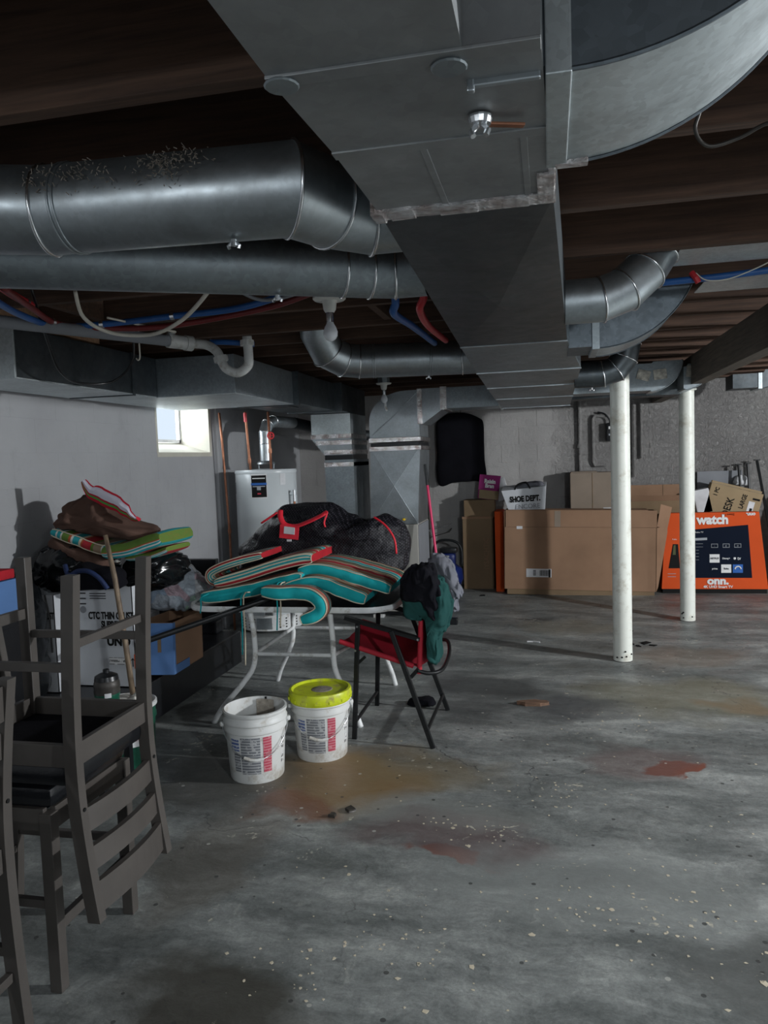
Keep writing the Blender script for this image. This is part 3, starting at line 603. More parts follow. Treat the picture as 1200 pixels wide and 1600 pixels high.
# ------------------------------------------------------------------ furnace and supply plenum
fu = thing('furnace', 'beige furnace cabinet with riveted galvanised supply plenum on top, X-creased front', 'furnace', (-1.42, 7.15, 0))
obj('cabinet', bx(-1.65, -1.20, 6.87, 7.5, .06, .88, .006), FURN, fu)
obj('side_panel', bx(-1.20, -1.192, 6.9, 7.47, .08, .87, .002), GREYP, fu); obj('kick_gap', bx(-1.64, -1.21, 6.89, 7.48, .03, .06), BLKF, fu)
for x in (-1.6, -1.24): obj('foot_brick', bx(x-.05, x+.05, 6.86, 6.96, 0, .03, .003), PAIL, fu)
b = B(); P_ = [(-1.64, 6.85, .885), (-1.19, 6.85, .885), (-1.15, 6.85, 1.60), (-1.62, 6.85, 1.60)]; v = [b.verts.new(p) for p in P_]; vc = b.verts.new((-1.4, 6.832, 1.24)); vb = [b.verts.new((p[0], 7.4, p[2])) for p in P_]
for i in range(4): b.faces.new((v[i], v[(i+1) % 4], vc)); b.faces.new((v[i], vb[i], vb[(i+1) % 4], v[(i+1) % 4]))
b.faces.new(vb[::-1]); obj('plenum', b, G1, fu)
b = B()
for p, q in ((P_[0], P_[2]), (P_[1], P_[3])):
    p, q = Vector(p), Vector(q); m_ = Vector((-1.4, 6.832, 1.24)); tube(b, [p, m_+Vector((0, -.001, 0)), q], .0025, 6)
obj('crease', b, G1, fu)
obj('rubber_joint', bx(-1.615, -1.155, 6.86, 7.39, 1.6, 1.64), BLKF, fu)
for z in (1.585, 1.665): obj('foil_tape', bx(-1.628, -1.142, 6.84, 7.41, z-.018, z+.022, .003), FOIL, fu)
obj('knob', lathe(B(), [(.012, -.01), (.016, 0), (.010, .01)], (-1.32, 6.83, .93), 12), YEL, fu)
se = thing('supply_elbow', 'rounded galvanised elbow on top of the furnace plenum with diagonal crease', 'duct', (-1.4, 7.1, 1.69))
out = [(-1.62, 1.69)]+[(-1.62+.36*(1-math.cos(a)), 1.84+.27*math.sin(a)) for a in [PI/2*i/10 for i in range(11)]]+[(-1.15, 2.11), (-1.15, 1.69)]
b = B(); prism(b, [(x, 6.85, z) for x, z in out], (0, .5, 0)); obj('elbow_body', b, G1, se)
obj('crease', tb([(-1.60, 6.849, 1.71), (-1.37, 6.842, 1.9), (-1.155, 6.849, 2.1)], .004, 6), G1, se)
obj('foil_tape', bx(-1.165, -1.12, 6.84, 7.35, 1.80, 2.12, .003), FOIL, se)
obj('bracket_strap', tb([(-1.46, 6.8, 2.22), (-1.455, 6.82, 1.97), (-1.44, 6.82, 1.93)], .012, 6), WMET, se)
sc = thing('cross_duct', 'short rectangular cross duct joining the furnace elbow to the main duct', 'duct', (-.8, 7, 1.93))
b = B(); hexa(b, [(-1.12, 6.86, 1.80), (-.93, 6.86, 1.93), (-.93, 6.86, 2.12), (-1.12, 6.86, 2.12), (-1.12, 7.33, 1.80), (-.93, 7.33, 1.93), (-.93, 7.33, 2.12), (-1.12, 7.33, 2.12)]); obj('transition', b, G1, sc)
obj('duct_section', bx(-.90, -.34, 6.86, 7.25, 1.93, 2.12, .002), G2, sc); obj('foil_tape', bx(-.955, -.895, 6.85, 7.30, 1.922, 2.13, .003), FOIL, sc)
obj('hanger', tb([(-.42, 6.845, 2.1), (-.42, 6.845, 1.93), (-.40, 6.84, 1.90), (-.385, 6.84, 1.90)], .009, 8), PVC, sc)
# ------------------------------------------------------------------ beams and columns on the right
be = obj('beam', bx(1.10, 1.20, 2.8, YB, 1.995, ZJ-.002, .004), BEAM); tag(be, 'dark wooden beam running to the back wall over the rear column', 'beam'); 
bd = thing('branch_duct', 'dark flat duct crossing behind the front column from the main duct', 'duct', (.6, 7, 1.99))
obj('duct_section', bx(.19, .68, 6.80, 7.05, 1.95, 2.19, .002), GD, bd); obj('duct_section', bx(.682, 1.095, 6.80, 7.05, 1.95, 2.19, .002), GD, bd)
def column(x, y, h, r, label):
    t = thing('support_column', label, 'column', (x, y, 0), 'white steel columns')
    obj('shaft', lathe(B(), [(r*1.01, .004), (r, .03), (r, h*.5), (r, h-.012)], (x, y, 0), 40), COLP, t, smooth='auto')
    obj('base_plate', lathe(B(), [(r*1.03, 0), (r*1.03, .004)], (x, y, 0), 32), IRON, t); obj('top_plate', bx(x-.07, x+.07, y-.07, y+.07, h-.012, h, .002), COLP, t)
    b = B()
    for i in range(5):
        an = -PI/2+random.uniform(-1, 1); b2 = (x+r*1.0*math.cos(an), y+r*math.sin(an), random.uniform(.03, .08)); lathe(b, [(.006, -.004), (.008, 0), (.004, .006)], b2, 8)
    obj('chipped_spot', b, INK, t); return t
column(.49, 5.55, ZJ, .066, 'front thick white steel column standing in the middle of the floor'); column(1.155, 6.9, 1.995, .062, 'rear thinner white column in front of the orange television box')
# ------------------------------------------------------------------ lamps
def bulb_lamp(x, y, label, s=1.0):
    t = thing('bulb_holder', label, 'lamp', (x, y, 1.975), 'bare bulb ceiling lamps'); z = ZJ
    obj('junction_box', lathe(B(), [(.055, 0), (.055, .045)], (x, y, z-.045), 8), G2, t)
    obj('porcelain_base', lathe(B(), [(.018, -.062), (.026, -.05), (.030, -.02), (.034, -.014), (.062, -.012), (.069, -.006), (.069, 0)], (x, y, z-.046), 36), PORC, t, smooth='auto')
    obj('socket', lathe(B(), [(.015, -.04), (.017, -.02), (.017, 0)], (x, y, z-.108), 24), CHROME, t, smooth='auto')
    pr = [(.013, 0), (.016, -.012), (.024, -.026), (.0305, -.045), (.029, -.062), (.020, -.076), (.008, -.083), (.001, -.084)]
    obj('bulb', lathe(B(), pr, (x, y, z-.142), 28), BULB, t, smooth=True); return t
bulb_lamp(-.88, 3.08, 'unlit frosted bulb in white porcelain holder hanging near the round pipes')
bulb_lamp(-1.44, 6.71, 'small distant unlit bulb in porcelain holder in front of the furnace elbow')
# ------------------------------------------------------------------ plumbing and cables
def pipe(nm, label, pts, r, mat, cat='pipe', k=6, seg=10, group=None):
    o = obj(nm, tb(smooth_path(pts, k), r, seg), mat, smooth=True); return tag(o, label, cat, group)
def strapped(nm, label, pts, r, mat, spots, group=None):
    c = Vector(pts[0]); t = thing(nm, label, 'pipe', pts[len(pts)//2], group); P_ = smooth_path(pts, 6); obj('tube', tb(P_, r, 10), mat, t, smooth=True)
    for f in spots:
        i = int(f*(len(P_)-2)); d = (P_[i+1]-P_[i]).normalized(); obj('clamp', tb([P_[i], P_[i]+d*.018], r*1.25, 12), CHROME, t)
    return t
strapped('water_tube', 'bright red water tube sagging from the left edge below the joists', [(-1.9, 2.4, 2.16), (-2.03, 2.75, 2.15), (-2.08, 2.95, 2.135), (-2.0, 3.08, 2.13), (-1.75, 3.14, 2.12), (-1.5, 3.18, 2.14), (-1.15, 3.14, 2.17), (-.9, 3.0, 2.19)], .013, PEXD, (.27,))
strapped('water_tube', 'short scarlet water tube at the left edge above the grey drain pipe', [(-1.80, 2.2, 2.175), (-1.97, 2.5, 2.178), (-2.05, 2.76, 2.172)], .016, PEXR, (.95,))
strapped('water_tube', 'blue water tube running beside the sagging red one under the left joists', [(-1.9, 2.3, 2.12), (-2.06, 2.7, 2.125), (-2.1, 3.0, 2.13), (-1.9, 3.08, 2.14), (-1.6, 3.08, 2.15), (-1.3, 3.08, 2.16), (-1.05, 2.98, 2.18), (-.85, 2.75, 2.2)], .014, PEXB, (.42, .6))
strapped('water_tube', 'short blue water tube just behind the white trap', [(-1.75, 3.62, 2.12), (-1.6, 3.62, 2.115), (-1.45, 3.66, 2.10)], .014, PEXB, (.3, .9))
strapped('water_tube', 'blue water tube dropping and slanting away left of the main duct', [(-.60, 3.06, 2.20), (-.60, 3.08, 2.13), (-.62, 3.15, 2.10), (-.62, 3.6, 2.12), (-.62, 4.3, 2.14)], .017, PEXB, (.12,))
strapped('water_tube', 'red water tube dropping and slanting away against the main duct', [(-.47, 2.98, 2.21), (-.47, 3.0, 2.13), (-.50, 3.08, 2.095), (-.53, 3.5, 2.10), (-.53, 4.1, 2.12)], .016, PEXR, (.12,))
strapped('water_tube', 'dark blue water tube under the joists at the right edge', [(.42, 3.40, 2.19), (.7, 3.36, 2.19), (1.1, 3.32, 2.2), (1.8, 3.3, 2.2)], .014, PEXB, (.9,))
dp = thing('drain_pipe', 'grey drain pipe with white plastic trap hanging below the left joists', 'pipe', (-1.8, 3.4, 2.0))
obj('long_pipe', tb([(-2.35, 2.55, 2.125), (-1.77, 3.46, 2.105)], .027, 16), GREYP, dp, smooth='auto')
obj('coupling', tb([(-1.80, 3.42, 2.106), (-1.75, 3.50, 2.104)], .034, 16), PVC, dp, smooth='auto'); obj('coupling', tb([(-1.75, 3.50, 2.104), (-1.73, 3.53, 2.103)], .038, 16), PVC, dp, smooth='auto')
obj('trap_bend', tb(smooth_path([(-1.74, 3.52, 2.103), (-1.66, 3.55, 2.095), (-1.61, 3.56, 2.06), (-1.59, 3.56, 2.015), (-1.56, 3.56, 1.97), (-1.50, 3.56, 1.95), (-1.445, 3.55, 1.98), (-1.435, 3.54, 2.03), (-1.435, 3.53, 2.12)], 5), .023, 16), PVC, dp, smooth=True)
obj('union_nut', tb([(-1.594, 3.56, 2.035), (-1.588, 3.56, 2.01)], .036, 10), PVC, dp); obj('union_nut', tb([(-1.435, 3.53, 2.10), (-1.435, 3.53, 2.075)], .034, 10), PVC, dp); obj('strap_disc', lathe(B(), [(.022, 0), (.022, .004)], (-1.77, 3.40, 2.135), 16), CHROME, dp)
pipe('cable', 'off-white cable looping down in front of the tubes at the left', [(-1.84, 2.75, 2.21), (-1.86, 2.83, 2.12), (-1.80, 2.93, 2.07), (-1.62, 2.93, 2.05), (-1.44, 2.83, 2.07), (-1.27, 2.68, 2.11), (-1.12, 2.55, 2.18), (-1.08, 2.52, 2.22)], .008, WCAB, 'cable')
pipe('cable', 'thin off-white cable lying along the grey drain pipe', [(-1.86, 3.0, 2.15), (-1.75, 3.2, 2.13), (-1.7, 3.3, 2.125), (-1.76, 3.38, 2.14)], .005, WCAB, 'cable')
pipe('cable', 'pale cable crossing behind the white loop', [(-1.2, 2.6, 2.22), (-1.15, 2.78, 2.16), (-1.08, 2.88, 2.14), (-.95, 2.93, 2.17), (-.88, 3.0, 2.20)], .007, GREYP, 'cable')
pipe('cable', 'black cable hanging in a loop in front of the left return duct', [(-2.0, 2.7, 2.22), (-2.19, 3.05, 2.06), (-2.26, 3.22, 1.965), (-2.30, 3.42, 1.93), (-2.22, 3.6, 1.95), (-2.10, 3.6, 2.05), (-2.07, 3.56, 2.2)], .006, BLKF, 'cable')
pipe('pull_cord', 'short white pull cord with hook hanging near the left trap', [(-2.0, 3.5, 2.22), (-2.0, 3.5, 2.11), (-2.0, 3.5, 2.05), (-2.01, 3.5, 2.035), (-2.02, 3.5, 2.045)], .004, WCAB, 'cord')
pipe('cable', 'dark cable looping down from the joists at the right', [(.30, 1.72, 2.40), (.32, 1.72, 2.22), (.31, 1.73, 2.16), (.34, 1.75, 2.13), (.40, 1.75, 2.14), (.45, 1.73, 2.155), (.52, 1.70, 2.15)], .004, IRON, 'cable')
pipe('cable', 'two thin white wires hanging at the right edge below the joists', [(.60, 3.35, 2.21), (.64, 3.34, 2.175), (.72, 3.32, 2.17), (.82, 3.30, 2.2), (.88, 3.28, 2.225)], .0025, WCAB, 'wire')
obj_ = obj('wire_clamp', tb([(.585, 3.36, 2.215), (.60, 3.35, 2.19), (.61, 3.35, 2.17)], .012, 8), PEXR); tag(obj_, 'small red clamp under the right joists holding thin wires', 'clamp')
# ------------------------------------------------------------------ water heater
wh = thing('water_heater', 'round white water heater with black label and slotted base', 'water heater', (-2.49, 6.42, 0))
obj('tank', lathe(B(), [(.272, .16), (.272, 1.42), (.262, 1.432), (.05, 1.445)], (-2.49, 6.42, 0), 64), HEAT, wh, smooth='auto')
obj('top_rim', lathe(B(), [(.275, 1.405), (.277, 1.42), (.270, 1.436)], (-2.49, 6.42, 0), 64), HEAT, wh, smooth='auto')
b = lathe(B(), [(.272, .02), (.277, .025), (.277, .155), (.272, .16)], (-2.49, 6.42, 0), 64); obj('base_ring', b, WMET, wh, smooth='auto')
def curve_patch(cx_, cy_, R_, a0, a1, z0, z1, n=10, th=.002):
    b = B(); v0 = []
    for i in range(n+1):
        a = a0+(a1-a0)*i/n; v0.append([b.verts.new((cx_+r_*math.cos(a), cy_+r_*math.sin(a), z)) for r_, z in ((R_, z0), (R_+th, z0), (R_+th, z1), (R_, z1))])
    for A_, D_ in zip(v0, v0[1:]):
        for j in range(4): b.faces.new((A_[j], A_[(j+1) % 4], D_[(j+1) % 4], D_[j]))
    b.faces.new(v0[0]); b.faces.new(v0[-1][::-1]); return b
for k_ in range(26):
    a = -PI*.92+k_*PI*.84/25
    if -1.75 < a < -1.2: continue
    for zz in (.045, .07, .095, .12): obj('vent_slot', curve_patch(-2.49, 6.42, .2765, a, a+.055, zz, zz+.012, 2), BLKF, wh) if k_ % 2 == 0 else None
obj('burner_door', curve_patch(-2.49, 6.42, .2765, -1.72, -1.22, .04, .14, 6, .004), G1, wh); obj('gas_valve', bx(-2.44, -2.36, 6.10, 6.15, .17, .24, .008), CHROME, wh)
a0 = -1.68
lab = obj('label', curve_patch(-2.49, 6.42, .2725, -1.70, -1.18, 1.19, 1.40), WHT, wh); obj('label_face', curve_patch(-2.49, 6.42, .2745, -1.68, -1.20, 1.20, 1.39), INK, wh)
obj('label_band', curve_patch(-2.49, 6.42, .2765, -1.69, -1.19, 1.305, 1.325), BLUEP, wh); obj('label_band', curve_patch(-2.49, 6.42, .2767, -1.64, -1.24, 1.36, 1.368), WHT, wh); obj('label_band', curve_patch(-2.49, 6.42, .2767, -1.64, -1.24, 1.29, 1.298), LINEP, wh); obj('label_band', curve_patch(-2.49, 6.42, .2767, -1.50, -1.38, 1.262, 1.29), LINEP, wh); obj('label_mark', curve_patch(-2.49, 6.42, .2767, -1.49, -1.38, 1.225, 1.237), REDP, wh)
obj('sticker', curve_patch(-2.49, 6.42, .2725, -.75, -.55, 1.30, 1.40), PAPER, wh); obj('side_gauge', curve_patch(-2.49, 6.42, .2725, -2.78, -2.55, 1.23, 1.33), GREYP, wh)
rv = B(); tube(rv, [(-2.24, 6.33, 1.22), (-2.18, 6.30, 1.22)], .018, 10); tube(rv, [(-2.19, 6.30, 1.25), (-2.19, 6.30, 1.15)], .015, 10); obj('relief_valve', rv, CHROME, wh); obj('relief_pipe', tb([(-2.19, 6.30, 1.15), (-2.19, 6.30, .35)], .011, 10), COPPER, wh)
b = B()
for s in (-1, 1): tube(b, [(-2.46+s*.07, 6.36, 1.44), (-2.46+s*.07, 6.36, 1.485)], .005, 6)
lathe(b, [(.085, 1.485), (.078, 1.50), (.055, 1.515)], (-2.46, 6.36, 0), 32); obj('draft_hood', b, G1, wh)
vp = round_duct('short galvanised flue pipe bending back on top of the water heater', [(-2.46, 6.36, 1.515), (-2.46, 6.36, 1.66), (-2.465, 6.37, 1.76), (-2.455, 6.42, 1.835), (-2.44, 6.52, 1.868), (-2.40, 6.95, 1.87)], .052, (1, 2, 3, 4), nm='flue_pipe')
round_duct('dark flue pipe crossing behind the water heater under the return duct', [(-2.40, 6.97, 1.87), (-2.2, 7.6, 1.8), (-1.9, 8.0, 1.75), (-1.6, 8.1, 1.7)], .055, (1, 2), mat=GD, nm='flue_pipe')
for nm_, lb, pts, m_, r_ in (('copper_pipe', 'copper pipe with red top rising left of the flue', [(-2.585, 6.30, 1.44), (-2.59, 6.30, 1.52), (-2.60, 6.28, 1.9), (-2.605, 6.28, 1.95)], COPPER, .011), ('copper_pipe', 'thin copper pipe with red valve wheel rising right of the flue', [(-2.385, 6.28, 1.44), (-2.385, 6.28, 1.6), (-2.39, 6.28, 1.94)], COPPER, .011),
                       ('gas_pipe', 'slim brown vertical pipe left of the water heater', [(-2.80, 6.28, .0), (-2.80, 6.27, .9), (-2.82, 6.25, 1.7), (-2.83, 6.24, 1.95)], COPPER, .011)):
    t = thing(nm_, lb, 'pipe', pts[0]); obj('tube', tb(pts, r_, 10), m_, t, smooth=True); obj('coupling', tb([Vector(pts[1])-Vector((0, 0, .02)), Vector(pts[1])+Vector((0, 0, .02))], r_*1.45, 12), COPPER, t)
    if 'red top' in lb: obj('red_sleeve', tb([(-2.603, 6.28, 1.86), (-2.605, 6.28, 1.94)], .015, 12), PEXR, t)
    if 'wheel' in lb:
        b = B(); cc = Vector((-2.36, 6.24, 1.73)); ring = [cc+Vector((.028*math.cos(2*PI*i/16), 0, .028*math.sin(2*PI*i/16))) for i in range(16)]; tube(b, ring, .006, 6, closed=True)
        for i in range(4): tube(b, [cc, ring[i*4]], .004, 6)
        tube(b, [cc+Vector((0, -.008, 0)), cc+Vector((-.02, .05, 0))], .007, 8); obj('valve_wheel', b, PEXR, t)
# ------------------------------------------------------------------ grey dining chairs (counter height)
def make_chair(label):
    """upright, back towards +x, origin between the feet"""
    t = thing('counter_chair', label, 'chair', (0, 0, 0), 'grey wooden counter chairs')
    H = .98
    for s in (-1, 1):
        y = s*.19
        path = [(.235, .0), (.222, .18), (.212, .36), (.208, .52), (.212, .66), (.228, .82), (.25, H)]
        P_ = smooth_path([(x, y, z) for x, z in path], 3); b = B(); R = []
        for p in P_: R.append([b.verts.new((p.x+dx, p.y+dy, p.z)) for dx, dy in ((-.019, -.016), (.019, -.016), (.019, .016), (-.019, .016))])
        for A_, D_ in zip(R, R[1:]):
            for j in range(4): b.faces.new((A_[j], A_[(j+1) % 4], D_[(j+1) % 4], D_[j]))
        b.faces.new(R[0][::-1]); b.faces.new(R[-1]); obj('leg', b, GREYW, t)
        obj('leg', bx(-.228, -.19, y-.018, y+.018, 0, .53, .003), GREYW, t)
        obj('bolt', tb([(.231, y, .66), (.234, y, .66)], .006, 8), BLK, t)
    for z, x in ((.70, .215), (.81, .228), (.92, .243)):
        hh = .034 if z < .9 else .045; b = B(); R = []
        for i in range(9):
            y = -.175+.35*i/8; xx = x+.016*(1-(y/.175)**2)
            R.append([b.verts.new((xx+dx, y, z+dz)) for dx, dz in ((-.009, -hh), (.009, -hh), (.009+.004, hh), (-.009+.004, hh))])
        for A_, D_ in zip(R, R[1:]):
            for j in range(4): b.faces.new((A_[j], A_[(j+1) % 4], D_[(j+1) % 4], D_[j]))
        b.faces.new(R[0][::-1]); b.faces.new(R[-1]); obj('slat', b, GREYW, t)
    for a in ((-.20, .20, -.20, -.182), (-.20, .20, .182, .20)): obj('apron', bx(a[0], a[1], a[2], a[3], .475, .54, .002), GREYW, t)
    for a in ((-.222, -.204, -.175, .175), (.20, .218, -.175, .175)): obj('apron', bx(a[0], a[1], a[2], a[3], .475, .54, .002), GREYW, t)
    for s in (-1, 1): obj('stretcher', bx(-.19, .20, s*.19-.010, s*.19+.010, .245, .27, .002), GREYW, t)
    obj('stretcher', bx(.205, .225, -.175, .175, .185, .21, .002), GREYW, t); obj('stretcher', bx(-.219, -.199, -.175, .175, .17, .205, .002), GREYW, t)
    b = bx(-.225, .20, -.195, .195, .54, .60, .022); 
    for v in b.verts:
        if v.co.z > .59: v.co.z += .008*(1-(v.co.x/.22)**2)*(1-(v.co.y/.2)**2)
    st = obj('seat', b, BVIN, t, smooth='auto'); obj('dust_cover', bx(-.19, .19, -.175, .175, .528, .54), BLKC, st)
    return t
c1 = make_chair('lower upright grey wooden chair with black vinyl seat, carrying the upturned chair'); c1.location = (-1.62, 2.015, 0); c1.rotation_euler = (0, 0, PI)
c2 = copy_tree(c1, label='upturned grey wooden chair stacked legs-up, its slatted back hanging down in front'); c2.location = (-1.515, 2.0, 1.212); c2.rotation_euler = (PI, 0, 0)
c3 = copy_tree(c1, label='upright grey wooden chair cut by the left edge, slatted back nearest the camera'); c3.location = (-1.60, 1.43, 0); c3.rotation_euler = (0, 0, 0)
# ------------------------------------------------------------------ patio table
pt = thing('patio_table', 'white metal patio table with bent tube legs, loaded with striped cushions', 'table', (-1.46, 4.4, 0))
def rrect(x0, x1, y0, y1, r_, n=6):
    out_ = []
    for cx_, cy_, a in ((x1-r_, y1-r_, 0), (x0+r_, y1-r_, PI/2), (x0+r_, y0+r_, PI), (x1-r_, y0+r_, 1.5*PI)):
        for i in range(n+1): out_.append((cx_+r_*math.cos(a+PI/2*i/n), cy_+r_*math.sin(a+PI/2*i/n)))
    return out_
b = B(); prism(b, [(x, y, .685) for x, y in rrect(-2.05, -.85, 3.92, 4.98, .16)], (0, 0, .006)); obj('table_top', b, BLKF, pt)
rim = rrect(-2.065, -.835, 3.905, 4.995, .17, 8); b = B(); n_ = len(rim); R = []
for i, (x, y) in enumerate(rim):
    cx_, cy_ = -1.45, 4.45; d = Vector((x-cx_, y-cy_, 0)).normalized()*.02; R.append([b.verts.new(p) for p in ((x, y, .668), (x+d.x*.3, y+d.y*.3, .68), (x, y, .70), (x-d.x, y-d.y, .697), (x-d.x, y-d.y, .668))])
for i in range(n_):
    A_, D_ = R[i], R[(i+1) % n_]
    for j in range(5): b.faces.new((A_[j], A_[(j+1) % 5], D_[(j+1) % 5], D_[j]))
obj('rim', b, WMET, pt, smooth='auto')
for (tx, ty, kx, ky, fx, fy) in ((-1.70, 4.02, -1.68, 4.03, -1.93, 3.97), (-1.22, 4.02, -1.21, 4.03, -1.06, 4.01), (-1.70, 4.72, -1.68, 4.70, -1.85, 4.81), (-1.10, 4.72, -1.10, 4.70, -1.02, 4.80)):
    obj('leg', tb(smooth_path([(tx, ty, .68), (kx, ky, .5), (kx*.97+fx*.03, ky*.97+fy*.03, .34), (kx*.72+fx*.28, ky*.72+fy*.28, .235), (kx*.25+fx*.75, ky*.25+fy*.75, .10), (fx, fy, .0)], 5), .016, 12), WMET, pt, smooth=True)
for p, q in (((-1.68, 4.03), (-1.21, 4.03)), ((-1.68, 4.70), (-1.10, 4.70)), ((-1.68, 4.03), (-1.68, 4.70)), ((-1.21, 4.03), (-1.10, 4.70))):
    obj('stretcher', tb([(p[0], p[1], .40), (q[0], q[1], .40)], .012, 10), WMET, pt, smooth='auto')
tk = obj('furled_rod', tb([(-1.46, 3.985, .764), (-2.13, 3.575, .569)], .016, 12), BLK); tag(tk, 'black metal rod slanting down from the left table corner to the bench', 'rod')
# striped pads on the table
def pad(label, path, y0, y1, t_, side, cap, kw={}, group='striped chair pads on the table', cat='cushion', face=None):
    t = thing('striped_cushion', label, cat, (sum(p[0] for p in path)/len(path), (y0+y1)/2, min(p[1] for p in path)-t_/2), group)
    b, pip = slab(path, y0, y1, t_, **kw); c_ = obj('cover', b, [face or STR, side, cap], t, smooth='auto'); obj('piping', pip, CREAM, c_, smooth=True); return t
pad('striped pad with turquoise edge, lowest, sticking out past the left table corner', [(-1.97, .735), (-1.80, .755), (-1.62, .79), (-1.45, .83), (-1.36, .845)], 3.98, 4.45, .07, TURQ, TURQ, dict(wob=.01))
pad('striped pad with turquoise edge sloping down to the front right of the pile', [(-1.46, .79), (-1.32, .825), (-1.20, .81), (-1.08, .765), (-.99, .735)], 3.95, 4.40, .065, TURQ, TURQ, dict(wob=.012))
pad('topmost turquoise-edged striped pad running right to the corner of the table', [(-1.40, .875), (-1.28, .885), (-1.12, .85), (-.98, .805), (-.87, .775)], 4.05, 4.52, .06, TURQ, TURQ, dict(wob=.012))
pad('turquoise-edged striped pad curled over the front rim of the table', [(-1.53, .80), (-1.40, .795), (-1.28, .79), (-1.21, .76), (-1.20, .71), (-1.24, .67), (-1.31, .65)], 3.80, 3.895, .065, TURQ, TURQ, dict(wob=.01))
pad('folded striped pad with red piped end lying upper left on the cushion pile', [(-1.93, .80), (-1.75, .845), (-1.55, .905), (-1.40, .94), (-1.33, .945)], 4.08, 4.55, .06, STS, REDC)
pad('red and teal striped pad doubled over at the far left of the cushion pile', [(-1.66, .955), (-1.80, .925), (-1.93, .885), (-2.0, .845), (-1.985, .80), (-1.90, .79), (-1.80, .81)], 4.16, 4.55, .045, STS, REDC, dict(k=5))
for k_, (px_, dz_) in enumerate(((-1.47, .26), (-1.45, .24), (-1.68, .34), (-1.665, .40), (-1.92, .10))):
    zt_ = .84 if k_ < 2 else (.78 if k_ < 4 else .77)
    o = pipe('tie_cord', ('leftmost of the tie cords, short, at the table corner', 'turquoise tie cord hanging beside the curled pad', 'cream tie cord hanging beside the curled pad', 'turquoise tie cord hanging long near the left table leg', 'cream tie cord hanging longest near the left table leg')[(1, 2, 3, 4, 0)[k_]], [(px_, 3.97, zt_-.01), (px_, 3.87, zt_-.015), (px_+.006, 3.855, zt_-dz_*.5), (px_-.004, 3.86, zt_-dz_)], .004, CREAM if k_ % 2 else TURQ, 'cord', 3, 6, 'cushion tie cords')
# big black storage bag
bg_ = thing('storage_bag', 'huge dotted black storage bag with red handles lying on the patio table', 'bag', (-1.45, 4.7, .84))
ol = [(-2.03, .80), (-2.02, .95), (-1.82, 1.11), (-1.70, 1.20), (-1.60, 1.22), (-1.42, 1.20), (-1.22, 1.12), (-1.13, 1.10), (-1.04, 1.14), (-.95, 1.10), (-.90, 1.03), (-.88, .90), (-.92, .78), (-1.1, .74), (-1.6, .74), (-1.95, .76)]
obj('bag_body', sack(ol, 4.72, .235, .022, 4.0, 3, .5, 160, 33, fold=(.02, 7, 6)), DOT, bg_, smooth=True)
obj('handle', tb(smooth_path([(-1.66, 4.50, 1.195), (-1.645, 4.46, 1.15), (-1.61, 4.44, 1.11), (-1.54, 4.435, 1.10), (-1.46, 4.44, 1.125), (-1.38, 4.45, 1.16), (-1.345, 4.47, 1.18), (-1.36, 4.45, 1.12), (-1.355, 4.45, 1.09)], 5), .017, 8, sy=.35), REDS, bg_, smooth=True)
obj('tag_patch', bx(-.07, .055, -.004, 0, -.045, .04, .002, M=Matrix.Translation((-1.575, 4.432, 1.065)) @ Matrix.Rotation(.12, 4, 'Y')), REDS, bg_); obj('tag_card', bx(-.045, .025, -.004, 0, -.02, .025, .001, M=Matrix.Translation((-1.57, 4.427, 1.07)) @ Matrix.Rotation(.12, 4, 'Y')), PAPER, bg_)
obj('care_tag', bx(-1.60, -1.57, 4.428, 4.432, 1.005, 1.018), PAPER, bg_)
obj('zip', tb(smooth_path([(-1.06, 4.52, 1.14), (-.98, 4.48, 1.09), (-.925, 4.46, 1.01), (-.915, 4.46, .92)], 5), .006, 6), REDS, bg_, smooth=True)
obj('corner_flap', tb(smooth_path([(-1.80, 4.53, 1.115), (-1.74, 4.52, 1.15), (-1.69, 4.52, 1.18)], 4), .016, 6, sy=.4), REDS, bg_, smooth=True)
